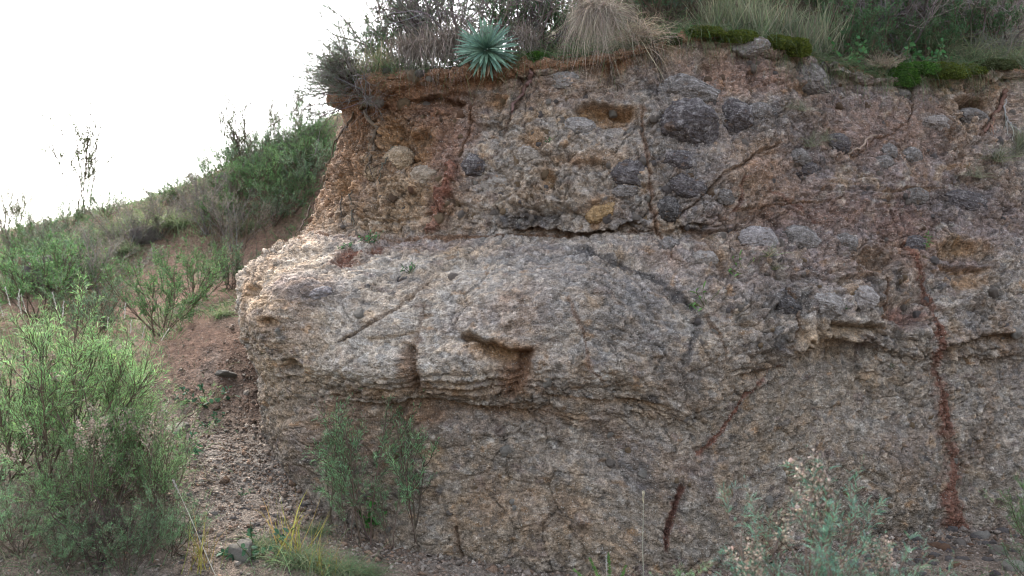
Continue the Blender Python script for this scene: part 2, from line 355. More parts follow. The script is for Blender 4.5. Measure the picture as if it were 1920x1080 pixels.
# dark crusts of lichen
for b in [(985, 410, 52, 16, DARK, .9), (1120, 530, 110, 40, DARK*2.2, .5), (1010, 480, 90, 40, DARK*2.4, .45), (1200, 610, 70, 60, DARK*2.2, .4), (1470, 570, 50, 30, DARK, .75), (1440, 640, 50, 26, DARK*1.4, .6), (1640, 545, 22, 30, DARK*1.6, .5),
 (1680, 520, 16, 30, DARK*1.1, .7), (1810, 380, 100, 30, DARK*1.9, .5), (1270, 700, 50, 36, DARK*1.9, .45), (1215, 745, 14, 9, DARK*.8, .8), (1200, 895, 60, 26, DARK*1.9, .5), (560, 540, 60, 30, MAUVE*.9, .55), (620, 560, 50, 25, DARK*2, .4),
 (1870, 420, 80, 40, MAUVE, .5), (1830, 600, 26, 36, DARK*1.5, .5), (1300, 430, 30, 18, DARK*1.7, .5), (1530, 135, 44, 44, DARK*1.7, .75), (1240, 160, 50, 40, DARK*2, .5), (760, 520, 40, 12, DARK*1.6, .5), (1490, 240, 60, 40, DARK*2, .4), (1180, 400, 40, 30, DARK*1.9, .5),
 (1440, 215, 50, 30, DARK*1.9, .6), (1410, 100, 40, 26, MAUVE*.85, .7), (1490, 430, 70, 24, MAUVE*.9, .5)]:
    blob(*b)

# ---- relief: large to small
rough = np.clip(0.46 + 0.75 * nA, 0.14, 1.05)                 # how lumpy the ground is here
def zone(px, py, rx, ry, val, arr, ang=0):
    e, win, _, _ = ellipse(px, py, rx, ry, ang, 0.6); k = sstep(1.4, .6, e); arr[win] += k * (val - arr[win])
for z in [(850, 580, 400, 150, .16), (1180, 640, 180, 110, .3), (680, 310, 150, 120, .85), (500, 720, 90, 130, .4), (1000, 910, 480, 130, .17), (1500, 830, 250, 130, .19), (600, 830, 130, 110, .22), (1650, 540, 200, 90, .75), (900, 140, 300, 26, .45)]:
    zone(*z, rough)
H += .075 * fbm(WX2 * 1.6, WA2 * 1.6, 4, 1)
f1, f2, idc, tl = worley(WX2 * 3.2, WA2 * 3.6, 3, tilt=True); H += rough * (.062 * (np.clip(1 - f1 * f1 * 1.6, -.3, 1) - .5) * (.3 + idc) + .055 * tl)
H -= rough * .03 * sstep(.09, .0, f2 - f1) * sstep(-.15, .25, nB)
f1b, f2b, idb, tl = worley(WX * 8.5, WA * 9.5, 4, tilt=True); H += rough * (.046 * (np.sqrt(np.clip(1 - f1b * f1b * 1.7, 0, 1)) - .6) * (.2 + 1.1 * idb) + .028 * tl)
H -= rough * .016 * sstep(.12, .0, f2b - f1b) * sstep(-.2, .2, nC)
f1c, f2c, idd, tl = worley(WX * 21, WA * 23, 5, tilt=True); H += (.25 + .75 * rough) * (.019 * (np.sqrt(np.clip(1 - f1c * f1c * 1.7, 0, 1)) - .6) * (.1 + 1.2 * idd) + .008 * tl)
H += rough * .022 * (idb - .5) + (.22 + .78 * rough) * .012 * (idd - .5)
H -= (.15 + .85 * rough) * .026 * sstep(.20, .0, f2c - f1c) * sstep(-.25, .2, fbm(S * 5, A * 5, 3, 43))
H -= rough * .036 * sstep(.10, .0, f2b - f1b) * sstep(-.1, .3, fbm(S * 2.6, A * 2.6, 3, 44))
for _sc, _sd, _dp, _g in ((3.4, 61, .030, -.05), (7.5, 62, .020, .0)):
    q1, q2, _ = worley(WX2 * _sc, WA2 * _sc * .85, _sd); H -= _dp * sstep(.030 * _sc / 3.4 + .012, 0, q2 - q1) * sstep(_g, _g + .25, fbm(S * 1.9 + 4, A * 1.9, 3, _sd + 20))
H += rough * .040 * ridged(WX2 * 4.2, WA2 * 5, 3, 20) * sstep(-.2, .3, nB)
H += (.35 + .65 * rough) * .020 * fbm(S * 14, A * 17, 3, 22) + (.5 + .5 * rough) * .010 * fbm(S * 36, A * 40, 2, 24) + .004 * noise(S * 52, A * 52, 25)
pit = sstep(.20, .06, f1b) * (idb > .80); H -= pit * .03 * rough          # small hollows where clasts have dropped out
pit2 = sstep(.30, .08, f1c) * (idd > .84); H -= pit2 * .022
# clast tint follows the clast
CL *= (1 + .5 * (idb - .5) * np.clip(rough, .3, 1) + .5 * (idd - .5))[..., None]
_hue = (idd * 7.7) % 1.0; CL *= 1 + (.11 * (_hue - .5))[..., None] * np.array((1.0, 0.1, -1.0))
# cracks: crazed network, thin
fx1, fx2, _ = worley(WX2 * 2.6 + 7, WA2 * 2.0, 8); ck = sstep(.05, .0, fx2 - fx1) * sstep(-.1, .25, fbm(S * 1.7, A * 1.7, 3, 41)); H -= ck * .045 * np.clip(rough, .3, 1)
fy1, fy2, _ = worley(WX * 6, WA * 5.2, 9); ck2 = sstep(.06, .0, fy2 - fy1) * sstep(0, .3, fbm(S * 2.3, A * 2.3, 3, 42)); H -= ck2 * .026 * (.3 + .7 * rough)
# bedding under the overhang
def strata(px, py, rx, ry, amp, freq):
    e, win, _, _ = ellipse(px, py, rx, ry, 0, .6); k = sstep(1.2, .5, e)
    ph = (A[win] + .05 * nB[win] + .02 * nC[win]) * freq; t = ph - np.floor(ph)
    H[win] += k * amp * (sstep(0, .7, t) - sstep(.8, 1, t)) * (.4 + .8 * np.clip(nB[win] + .5, 0, 1))
for z in [(870, 720, 150, 32, .032, 15), (1050, 760, 170, 36, .012, 13), (650, 735, 110, 26, .018, 16), (1000, 445, 300, 14, .015, 45), (1840, 640, 110, 36, .03, 14), (1150, 432, 100, 16, .02, 40), (1620, 620, 80, 30, .03, 15), (1650, 370, 200, 40, .02, 14)]:
    strata(*z)
# vertical rills on the side of the nose
e, win, _, _ = ellipse(500, 740, 75, 150, 0, .5); H[win] += sstep(1.3, .5, e) * .022 * fbm(S[win] * 26, A[win] * 5, 3, 51)
# rounded swellings and hollows: sight x, y, half width, half height, relief, turn
for px, py, rx, ry, hh, an in [
 (690, 690, 130, 42, .06, 4), (860, 690, 80, 55, .05, -5), (1120, 690, 130, 45, .05, 8), (1080, 560, 190, 80, .05, 12), (720, 300, 50, 36, .06, 0), (745, 350, 60, 44, .08, 0), (680, 390, 60, 30, .04, 0), (1040, 370, 80, 40, .05, 0),
 (1100, 270, 80, 40, .05, 5), (980, 240, 60, 50, .06, 0), (1130, 395, 60, 34, .07, -20), (1330, 330, 90, 90, .07, 0), (1420, 320, 40, 34, .06, 30), (1080, 160, 90, 26, .06, 0), (1040, 150, 50, 20, .06, 0), (1500, 555, 60, 40, .04, 0), (1600, 560, 60, 36, .06, 0),
 (1400, 480, 70, 36, .05, 0), (1290, 480, 50, 30, .03, 0), (1700, 330, 60, 40, .05, 0), (1780, 240, 60, 40, .05, 0), (1850, 470, 90, 60, .05, 0), (1720, 620, 40, 26, .06, 0), (1840, 560, 40, 50, .05, 0), (1440, 100, 50, 30, .05, 0), (1530, 150, 50, 44, .05, 0), (1650, 190, 60, 30, .03, 0),
 (500, 590, 60, 60, .05, 0), (470, 640, 30, 40, .04, 0), (560, 540, 50, 30, .03, 0), (800, 500, 40, 24, .04, -30), (1300, 650, 80, 60, .04, 0), (1080, 890, 110, 40, .04, 0), (1440, 640, 60, 50, .05, 20), (620, 190, 50, 24, .08, 0), (1180, 800, 120, 40, .04, 0),
 (1135, 222, 58, 20, -.10, 0), (935, 190, 18, 14, -.07, 0), (738, 268, 36, 34, -.08, 0), (790, 262, 28, 16, -.07, 0), (1030, 340, 15, 18, -.05, 0), (1108, 312, 40, 12, -.05, 0), (1800, 486, 62, 32, -.08, -6), (1820, 525, 44, 18, -.06, 0), (1640, 490, 34, 30, -.09, 0), (1700, 585, 44, 30, -.09, 0),
 (553, 687, 20, 15, -.10, -20), (470, 545, 18, 14, -.06, 0), (512, 607, 16, 10, -.05, 0), (1560, 660, 100, 30, -.07, 0), (1555, 610, 40, 40, -.06, 0), (840, 190, 60, 14, -.07, 0), (700, 205, 40, 14, -.10, 0), (1826, 200, 34, 14, -.08, 10), (1510, 172, 26, 12, -.06, 0), (1320, 128, 18, 12, -.07, 0), (1410, 150, 12, 20, -.07, 0),
 (1110, 400, 24, 22, -.03, 0), (1480, 640, 30, 20, -.05, 0), (1430, 705, 50, 12, -.06, 0), (1700, 165, 14, 30, -.05, 0), (660, 488, 22, 26, -.04, -25), (700, 470, 40, 10, -.04, -15), (1250, 560, 50, 14, -.03, -30), (1640, 900, 30, 14, -.04, 0), (1330, 860, 40, 20, -.03, 0), (1410, 760, 60, 16, -.04, 40), (1040, 840, 30, 12, -.04, 0)]:
    e, win, _, _ = ellipse(px, py, rx, ry, an)
    H[win] += hh * (sstep(1.15, .1, e) if hh > 0 else sstep(1.12, .72, e))
# ledges: a line with an overhanging upper side and a hollow below it (depth, width)
def ledge(pts, depth, width, colr=None, st=.8, open_=0.0):
    d, al, sd2, win = pathdist(pts, .9); width = width * (1 - open_ * (1 - al)) * np.clip(1 + .9 * nC[win], .4, 1.8); end = sstep(0, .12, al) * sstep(1, .88, al)
    dn = np.where(sd2 < 0, d, -d)                          # lines run left to right: below is the right-hand side
    H[win] -= end * depth * sstep(-.012, .012, dn) * sstep(width, width * .15, dn)
    H[win] += end * depth * .35 * sstep(-width * .9, -.02, dn) * sstep(.012, -.004, dn)
    if colr is not None: paint((end * st * sstep(-.01, .015, dn) * sstep(width, width * .3, dn)).astype(np.float32), colr, win)
ledge([(858, 619), (890, 630), (920, 645), (955, 656), (1005, 660)], .12, .22, ORANGE * .8, .8, .85)
ledge([(640, 742), (720, 752), (790, 748), (860, 757), (940, 760), (1010, 775)], .035, .10, BROWN, .6)
ledge([(1010, 730), (1060, 742), (1120, 752), (1190, 748), (1270, 765)], .02, .07, ORANGE * .6, .5)
ledge([(1560, 600), (1600, 608), (1660, 612)], .10, .12, TAN, .7)
ledge([(1480, 655), (1520, 655), (1545, 640)], .08, .10, TAN, .6)
ledge([(1750, 655), (1800, 640), (1850, 628), (1919, 622)], .09, .12, ORANGE * .6, .5)
ledge([(1075, 205), (1110, 196), (1150, 197), (1190, 206)], .10, .10, ORANGE, .7)
ledge([(1745, 498), (1800, 500), (1860, 500)], .07, .07, ORANGE, .7)
ledge([(760, 190), (820, 182), (880, 196)], .08, .07, SOIL, .6)
ledge([(960, 425), (1020, 430), (1100, 433), (1160, 425), (1200, 405)], .08, .07, BROWN, .6)
ledge([(1270, 425), (1340, 432), (1400, 428)], .06, .05, SOIL, .6)
ledge([(1380, 470), (1450, 520), (1560, 525), (1650, 522)], .04, .06)
ledge([(660, 400), (720, 412), (790, 408), (830, 395)], .03, .05)
ledge([(1790, 190), (1830, 185), (1855, 200)], .12, .10, BROWN, .6)
# grooves: line, width, depth, colour, strength
def groove(pts, width, depth, colr=None, st=.8, taper=True, warp=.7, cw=1.6):
    d, al, sd2, win = pathdist(pts, warp); wd = width * (np.clip(1.1 - .25 * al + 1.3 * nC[win] + .7 * nB[win], .12, 2.2))
    en = sstep(0, .06, al) * sstep(1, .92, al) if taper else 1.0
    H[win] -= en * depth * sstep(wd, wd * .2, d)
    if colr is not None: paint((en * st * sstep(wd * cw, wd * .7, d + .01 * nD[win])).astype(np.float32), colr, win)
    return d, al, sd2, win, wd
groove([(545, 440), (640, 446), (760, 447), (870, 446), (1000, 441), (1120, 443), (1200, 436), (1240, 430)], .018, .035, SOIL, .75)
groove([(1203, 190), (1205, 250), (1212, 310), (1222, 360), (1228, 410), (1236, 440), (1262, 490), (1300, 505)], .014, .04, SOIL * 1.25, .55, True, 1.0)
groove([(1070, 463), (1120, 478), (1165, 492), (1210, 512), (1250, 535), (1285, 560), (1320, 590)], .045, .03, DARK, .75, True, 1.2, 1.5)
groove([(1320, 590), (1350, 625), (1362, 680)], .02, .03, BROWN, .6)
groove([(1290, 560), (1310, 610), (1290, 650), (1280, 690)], .02, .02, DARK * 1.4, .6)
groove([(805, 522), (770, 555), (735, 580), (700, 608), (665, 630), (630, 645)], .016, .045, BROWN, .45)
groove([(790, 560), (785, 610), (775, 640)], .012, .02, BROWN, .4)
groove([(690, 640), (740, 630), (775, 622)], .012, .02, TAN, .4)
groove([(766, 645), (772, 670), (780, 700), (783, 745)], .03, .065, BROWN, .6)
groove([(992, 660), (975, 695), (956, 742)], .05, .065, SOIL, .7, False, 1.0)
groove([(1065, 560), (1078, 600), (1100, 640), (1105, 690), (1140, 720)], .008, .016, SOIL, .6)
groove([(1360, 520), (1330, 470), (1300, 430)], .02, .02, BROWN, .5)
groove([(1480, 668), (1440, 705), (1400, 745), (1360, 795), (1310, 860)], .014, .022, RED * 1.1, .75)
groove([(1276, 905), (1268, 940), (1255, 985), (1250, 1040)], .016, .04, RED * .7, .85)
groove([(1465, 262), (1420, 290), (1370, 320), (1330, 350), (1300, 385), (1260, 415)], .016, .05, BROWN * 1.2, .4, True, 1.0)
groove([(1375, 398), (1440, 388), (1500, 382), (1590, 374)], .008, .03, SOIL, .5, True, 1.0)
groove([(1440, 350), (1480, 382), (1540, 420)], .010, .015, RED, .5)
groove([(1600, 300), (1640, 262), (1700, 235)], .014, .03, SOIL * 1.3, .4, True, 1.0)
groove([(1390, 330), (1385, 370), (1375, 400)], .014, .03, RED * .9, .6)
groove([(1640, 365), (1700, 358), (1780, 352)], .010, .03, BROWN, .6)
groove([(1600, 475), (1608, 520)], .02, .06, BROWN, .7)
groove([(1660, 520), (1662, 560), (1663, 600)], .02, .07, SOIL, .7)
groove([(1470, 540), (1488, 590), (1490, 640)], .015, .05, BROWN, .7)
groove([(955, 130), (985, 165), (960, 215), (945, 260)], .02, .04, BROWN, .5)
groove([(890, 190), (880, 240), (862, 300)], .014, .04, SOIL, .7)
groove([(1880, 170), (1860, 220), (1840, 255)], .03, .05, SOIL * 1.2, .45)
groove([(1710, 140), (1712, 190), (1700, 240)], .01, .05, SOIL, .6)
groove([(850, 985), (858, 1020), (870, 1050)], .016, .05, BROWN, .6)
groove([(1500, 880), (1498, 930), (1490, 980)], .012, .03, BROWN, .4)
groove([(565, 220), (575, 300), (545, 420)], .012, .03, BROWN, .5)
groove([(640, 250), (660, 300), (650, 380)], .014, .03, BROWN, .4)
# red clay seams (each becomes a part of its own): raised or sunk bands
VEIN = np.zeros((NR, NC), np.int8)
def seam(i, pts, width, relief, c1, grow=0.0):
    d, al, sd2, win = pathdist(pts, .9); wd = width * (1 + grow * al) * np.clip(.85 + 1.6 * nC[win] + 1.0 * nB[win] + .8 * nD[win], .12, 2.2)
    en = sstep(0, .04, al) * sstep(1, .96, al); wd = wd * (.25 + .75 * en)
    k = sstep(wd * 1.05, wd * .75, d); H[win] += relief * k
    paint((k * np.clip(.72 + .5 * nD[win] + .6 * nB[win], .25, .97)).astype(np.float32), c1, win); paint((sstep(wd * 2.6, wd * .8, d + .02 * nC[win]) * .45).astype(np.float32), c1 * .8 + TAN * .2, win)
    VEIN[win] = np.where((d < wd * .92), i, VEIN[win])
seam(1, [(852, 300), (846, 340), (832, 370), (824, 400), (806, 440)], .05, .055, RED * 1.1)
seam(2, [(1695, 455), (1712, 500), (1738, 555), (1757, 595), (1758, 640), (1750, 700), (1768, 780), (1785, 850), (1792, 880), (1775, 930), (1790, 975), (1810, 1010)], .028, .012, RED * .9, 1.6)
groove([(1712, 500), (1738, 555), (1757, 595), (1758, 640), (1750, 700), (1768, 780), (1785, 850), (1792, 880)], .012, .04, None)
seam(3, [(640, 505), (655, 478), (690, 470), (722, 462)], .05, -.03, RED * .85)
seam(4, [(1395, 755), (1372, 790), (1340, 830), (1312, 856)], .018, .004, RED * .95)
# soil cap under the turf
cap_top = NR1 + NR2 - 1
soilw = np.zeros((NR, NC), np.float32)
capd = (A[cap_top][None, :] - A)                            # metres below the top edge
upx = U0[cap_top]
thick = np.interp(upx, [500, 600, 700, 780, 860, 960, 1040, 1120, 1200, 1240, 1300, 1400, 1500, 1700, 1920], [.42, .50, .46, .38, .30, .20, .14, .26, .24, .20, .10, .06, .05, .05, .08])
soilw = sstep(1.15, .8, capd / (thick[None, :] * (1 + .5 * nB + .25 * nC)))
paint(soilw, SOIL * (1.05) ); H *= 1 - .45 * soilw * (capd > -.01)
slope_w = sstep(0.0, .10, -capd)                            # beyond the top edge: turf slope
paint(slope_w, np.array((.095, .075, .05)))
H = np.where(capd < -.02, .04 * fbm(S * 2, A * 2, 4, 61) + .012 * fbm(S * 14, A * 14, 3, 62), H).astype(np.float32)
H += sstep(.22, .0, np.abs(capd)) * (.10 * fbm(S * 2.6, A * 2.6, 3, 63) + .05 * fbm(S * 9, A * 9, 3, 64))
CL = np.clip(CL, .02, .6)
PF = (P0 + Nq * H[..., None]).astype(np.float32)
Ff = grid_faces(NR, NC)
rowf = Ff[:, 0] // NC
Vflat = PF.reshape(-1, 3); Cflat = CL.reshape(-1, 3)
vein_f = VEIN.reshape(-1)[Ff].max(axis=1) * (rowf < cap_top)
soil_f = (soilw.reshape(-1)[Ff].mean(axis=1) > .5) & (rowf < cap_top) & (vein_f == 0)
slope_f = rowf >= cap_top
main_f = ~(slope_f | soil_f | (vein_f > 0))
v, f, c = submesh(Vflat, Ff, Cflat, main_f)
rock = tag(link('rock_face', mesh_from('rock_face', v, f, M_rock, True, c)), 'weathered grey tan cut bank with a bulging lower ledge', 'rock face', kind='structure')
v, f, c = submesh(Vflat, Ff, Cflat, soil_f); link('soil_layer', mesh_from('soil_layer', v, f, M_rock, True, c), rock)
for i in (1, 2, 3, 4):
    v, f, c = submesh(Vflat, Ff, Cflat, vein_f == i)
    link('clay_seam', mesh_from('clay_seam', v, f, M_rock, True, c), rock)
v, f, c = submesh(Vflat, Ff, Cflat, slope_f)
tag(link('upper_slope', mesh_from('upper_slope', v, f, M_soil, True, c)), 'turf slope rising above the edge of the rock face', 'hillside', kind='structure')

# looking up finished surface points by sight line
_ui, _vi, _di = project(PF.astype(float))
Nf = np.cross(np.gradient(PF, axis=1), np.gradient(PF, axis=0)); Nf /= np.linalg.norm(Nf, axis=2, keepdims=True) + 1e-9
_fc = np.einsum('ijk,ijk->ij', Nq, PF - CAM) < .0
_uu = np.where(_fc, _ui, 1e6)
def face(px, py):
    q = (_uu - px) ** 2 + (_vi - py) ** 2 + 900 * np.maximum(0, _di - 9.35)
    i = int(np.argmin(q)); r, c = np.unravel_index(i, q.shape)
    return Vector(PF[r, c]), Vector(Nq[r, c]), (r, c)

# ------------------------------------------------------------------ the ground in front, the talus and the hillside to the left
gp = [at(*p) for p in [(470,785,9.05),(520,845,8.6),(580,905,8.25),(650,970,7.9),(720,1022,7.6),(810,1055,7.3),(900,1078,7.2),(1100,1092,7.15),(1300,1088,7.25),(1500,1022,7.7),(1700,1002,8.02),(1900,990,8.35),
  (440,640,9.75),(425,600,10.1),(300,690,9.4),(240,720,9.2),(350,850,8.1),(400,950,7.5),(560,1010,7.3),(120,770,9.0),(0,800,8.6),(0,620,11),(250,610,11),(400,560,11.2),(340,500,12.5),(470,470,12.5),(150,500,13),(0,520,13),
  (-200,500,16),(0,452,16),(100,424,16),(200,400,16),(350,354,16),(440,322,15.7),(520,262,15.2),(600,238,15),(700,190,15),(200,900,7.6),(0,930,7.4),(-300,800,8.6),(-300,600,12)]]
gp += [np.array(p) for p in [(-4,5,-.15),(-2,5,-.2),(0,5,-.1),(2,5,-.1),(4,5,-.05),(-4,2,-.25),(0,2,-.2),(4,2,-.15),(-1,6.2,-.12),(1.5,6.2,-.05),(3.5,6.5,-.03),(-3,6.3,.0),(5.5,6.5,.05),(6.5,8.5,.1),(9,8,.2),(9,3,0),(-9,3,-.2),(-9,6,.0),
  (1,9,.1),(3,10,.2),(6,11,.3),(0,12,2.0),(3,14,2.5),(7,14,2.5),(-9,19,1.8),(-6,19,2.8),(-3,19,4.0),(1,19,4.2),(6,19,4.2),(-12,16,2.0),(-14,10,.8),(-14,3,-.4),(12,12,.4),(12,4,0),(-14,22,0),(0,24,2),(8,24,2),(0,-3,-.3),(8,-3,-.3),(-8,-3,-.4)]]
gp = np.array(gp)
def _tps(r2): return np.where(r2 > 1e-9, r2 * np.log(np.maximum(r2, 1e-9)), 0)
_n = len(gp); K = _tps(((gp[:, None, :2] - gp[None, :, :2]) ** 2).sum(-1)) + .08 * np.eye(_n)
_P = np.concatenate([np.ones((_n, 1)), gp[:, :2]], 1)
_sol = np.linalg.solve(np.block([[K, _P], [_P.T, np.zeros((3, 3))]]), np.concatenate([gp[:, 2], np.zeros(3)]))
def ground_z(x, y):
    x = np.asarray(x, float); y = np.asarray(y, float); q = np.stack([x.ravel(), y.ravel()], 1)
    z = np.empty(len(q))
    for i in range(0, len(q), 40000):
        qq = q[i:i + 40000]; z[i:i + 40000] = _tps(((qq[:, None] - gp[None, :, :2]) ** 2).sum(-1)) @ _sol[:_n] + _sol[_n] + qq @ _sol[_n + 1:]
    z = z.reshape(x.shape)
    r = np.hypot(x, y - 8); z = z * sstep(70, 26, r) + (1 - sstep(70, 26, r)) * -1.0
    far = sstep(9.5, 12, y)
    return z + (.035 + .14 * far) * fbm(x * 1.1, y * 1.1, 4, 71) + .02 * fbm(x * 6, y * 6, 3, 72)
def axis(lo, hi, a, b, fine, n):
    l = a - np.geomspace(fine, a - lo, n)[::-1]; r = b + np.geomspace(fine, hi - b, n)
    return np.concatenate([l, np.arange(a, b, fine), r])
gx = axis(-300, 300, -5.5, 5, .028, 60); gy = axis(-120, 400, 5.5, 11.5, .028, 70)
GX, GY = np.meshgrid(gx, gy); GZ = ground_z(GX, GY)
near = sstep(12, 10.5, GY) * sstep(6, 5, np.abs(GX))
g1, g2, gi = worley(GX * 16, GY * 16, 15); GZ = GZ + near * (.012 * np.sqrt(np.clip(1 - g1 * g1 * 1.6, 0, 1)) * gi + .008 * fbm(GX * 14, GY * 14, 2, 73))
GC = np.empty(GX.shape + (3,)); GC[:] = (.18, .138, .106)
def gmix(wt, c): 
    global GC
    GC = GC + wt[..., None] * (np.array(c) - GC)
gn = fbm(GX * 1.6, GY * 1.6, 4, 74)
red_ = sstep(8.6, 9.6, GY + .5 * gn); gmix(red_ * .75, (.215, .125, .085))
gmix(.75 * np.exp(-(((GX + 2.1) / .7) ** 2 + ((GY - 8.2) / .55) ** 2)), (.24, .215, .19))
gmix(.5 * sstep(.1, .4, gn), (.22, .19, .16)); gmix(.6 * sstep(.05, .35, fbm(GX * .9, GY * .9, 3, 75)) * sstep(12, 10, GY), (.12, .088, .066))
gmix(.3 * sstep(11, 13, GY) * sstep(-.15, .2, gn), (.09, .10, .05))
gmix(.5 * sstep(7, 6.2, GY), (.105, .082, .062))
GC *= (1 + .3 * (gi - .5) * near)[..., None]
ground = tag(link('ground', mesh_from('ground', np.stack([GX, GY, GZ], -1).reshape(-1, 3), grid_faces(*GX.shape), M_soil, True, GC.reshape(-1, 3))), 'stony brown ground rising to the hillside', 'ground', kind='structure')
def ground_hit(px, py, y0=3.0, y1=22.0):
    r = ray(px, py); Y = np.linspace(y0, y1, 1500); P = CAM + r[None] * (Y / r[1])[:, None]
    g = ground_z(P[:, 0], P[:, 1]); k = np.nonzero(P[:, 2] <= g)[0]
    i = k[0] if len(k) else len(Y) - 1
    return Vector((P[i, 0], P[i, 1], g[i]))

# ------------------------------------------------------------------ plant material: tint per leaf, some light through it
def leaf_material(name, trans=0.3, rough=0.6, spec=0.25):
    m, nt, b = new_mat(name); L = nt.links.new
    a = N(nt, 'ShaderNodeAttribute', attribute_name='tint').outputs['Color']
    tc = N(nt, 'ShaderNodeTexCoord').outputs['Object']
    oi = N(nt, 'ShaderNodeObjectInfo').outputs['Random']
    n = N(nt, 'ShaderNodeTexNoise', i_Scale=9.0, i_Detail=2.0); L(tc, n.inputs['Vector'])
    c = mix(nt, a, ramp(nt, n.outputs['Fac'], [(.3, .75), (.7, 1.25)]), 1.0, 'MULTIPLY')
    c = mix(nt, c, ramp(nt, oi, [(0, .85), (1, 1.15)]), 1.0, 'MULTIPLY')
    L(c, b.inputs['Base Color']); b.inputs['Roughness'].default_value = rough; b.inputs['Specular IOR Level'].default_value = spec
    if trans > 0:
        t = N(nt, 'ShaderNodeBsdfTranslucent'); L(c, t.inputs['Color'])
        ms = N(nt, 'ShaderNodeMixShader'); ms.inputs[0].default_value = trans
        L(b.outputs[0], ms.inputs[1]); L(t.outputs[0], ms.inputs[2]); L(ms.outputs[0], nt.nodes['Material Output'].inputs[0])
    return m
M_leaf = leaf_material('leaf', .42); M_dry = leaf_material('dry_grass', .15, .7); M_wood = leaf_material('twig_bark', 0, .9, .1)
M_agave = leaf_material('rosette_leaf', .12, .45, .4); M_moss = leaf_material('moss', .2, .9, .1)

class Geo:
    """collects quads with a tint per vertex"""
    def __init__(s): s.v = []; s.f = []; s.c = []; s.n = 0
    def add(s, V, F, C):
        V = np.asarray(V, np.float32).reshape(-1, 3); s.v.append(V); s.f.append(np.asarray(F) + s.n); s.c.append(np.broadcast_to(C, V.shape).reshape(-1, 3)); s.n += len(V)
    def mesh(s, name, mat, smooth=True):
        return mesh_from(name, np.concatenate(s.v), np.concatenate(s.f), mat, smooth, np.concatenate(s.c))
def unit(v): return v / (np.linalg.norm(v, axis=-1, keepdims=True) + 1e-9)
def rvec(rg, n): return unit(rg.normal(size=(n, 3)))
def tints(rg, n, c, var=.25, c2=None, hue=.05):
    c = np.broadcast_to(np.asarray(c, float), (n, 3)).copy()
    if c2 is not None: c += rg.random((n, 1)) ** 1.3 * (np.asarray(c2) - c)
    c *= 1 + var * rg.normal(size=(n, 1)); c *= 1 + hue * rg.normal(size=(n, 3))
    return np.clip(c, .012, .75)
def ribbons(g, rg, P, D, L, W, tint, seg=2, droop=0.0, shape='blade', curl=0.0):
    n = len(P); t = np.linspace(0, 1, seg + 1)[None, :, None]
    L = np.broadcast_to(L, (n,)); W = np.broadcast_to(W, (n,)); dr = np.broadcast_to(droop, (n,))
    pts = P[:, None] + D[:, None] * L[:, None, None] * t; pts = pts + np.array([0, 0, -1.])[None, None] * (dr * L)[:, None, None] * t ** 2
    if curl: pts = pts + rvec(rg, n)[:, None] * (L * curl)[:, None, None] * np.sin(t * np.pi)
    side = unit(np.cross(D, rvec(rg, n)))
    wp = (1 - .88 * t ** 1.5) if shape == 'blade' else np.maximum(np.sin(np.pi * (.12 + .84 * t)), .12)
    o = side[:, None] * W[:, None, None] * .5 * wp
    V = np.stack([pts - o, pts + o], 2).reshape(-1, 3)
    i = (np.arange(n)[:, None] * (seg + 1) + np.arange(seg)[None]) * 2
    F = np.stack([i, i + 1, i + 3, i + 2], -1).reshape(-1, 4)
    g.add(V, F, np.repeat(tint, (seg + 1) * 2, axis=0))
def tubes(g, Q, r0, r1, tint, sides=3):
    Q = np.asarray(Q, float); m, k, _ = Q.shape; T = unit(np.gradient(Q, axis=1))
    ref = np.where(np.abs(T[:, :1, 2:3]) > .9, np.array([1., 0, 0]), np.array([0, 0, 1.])); ref = np.broadcast_to(ref, T.shape)
    a = unit(np.cross(T, ref)); b = np.cross(T, a); ang = np.arange(sides) * 2 * np.pi / sides
    r = (np.broadcast_to(r0, (m,))[:, None] + (np.broadcast_to(r1, (m,)) - np.broadcast_to(r0, (m,)))[:, None] * np.linspace(0, 1, k)[None])
    V = Q[:, :, None] + (a[:, :, None] * np.cos(ang)[None, None, :, None] + b[:, :, None] * np.sin(ang)[None, None, :, None]) * r[:, :, None, None]
    base = (np.arange(m)[:, None, None] * k + np.arange(k - 1)[None, :, None]) * sides; j = np.arange(sides)[None, None]; j2 = (j + 1) % sides
    F = np.stack([base + j, base + j2, base + j2 + sides, base + j + sides], -1).reshape(-1, 4)
    t = np.broadcast_to(tint, (m, 3)) if np.ndim(tint) == 1 else tint
    g.add(V.reshape(-1, 3), F, np.repeat(t, k * sides, axis=0))
def grow(rg, P, D, L, k=6, wander=.18, up=0.0):
    n = len(P); L = np.broadcast_to(L, (n,)); Q = np.zeros((n, k, 3)); Q[:, 0] = P; D = unit(D)
    for i in range(1, k):
        D = unit(D + wander * rg.normal(size=(n, 3)) + np.array([0, 0, up])); Q[:, i] = Q[:, i - 1] + D * (L / (k - 1))[:, None]
    return Q
def pick(rg, Q, n, lo=.2, hi=1.0):
    m, k, _ = Q.shape; i = rg.integers(0, m, n); t = (lo + (hi - lo) * rg.random(n)) * (k - 1.001); a = t.astype(int); f = (t - a)[:, None]
    return Q[i, a] * (1 - f) + Q[i, a + 1] * f, unit(Q[i, a + 1] - Q[i, a])
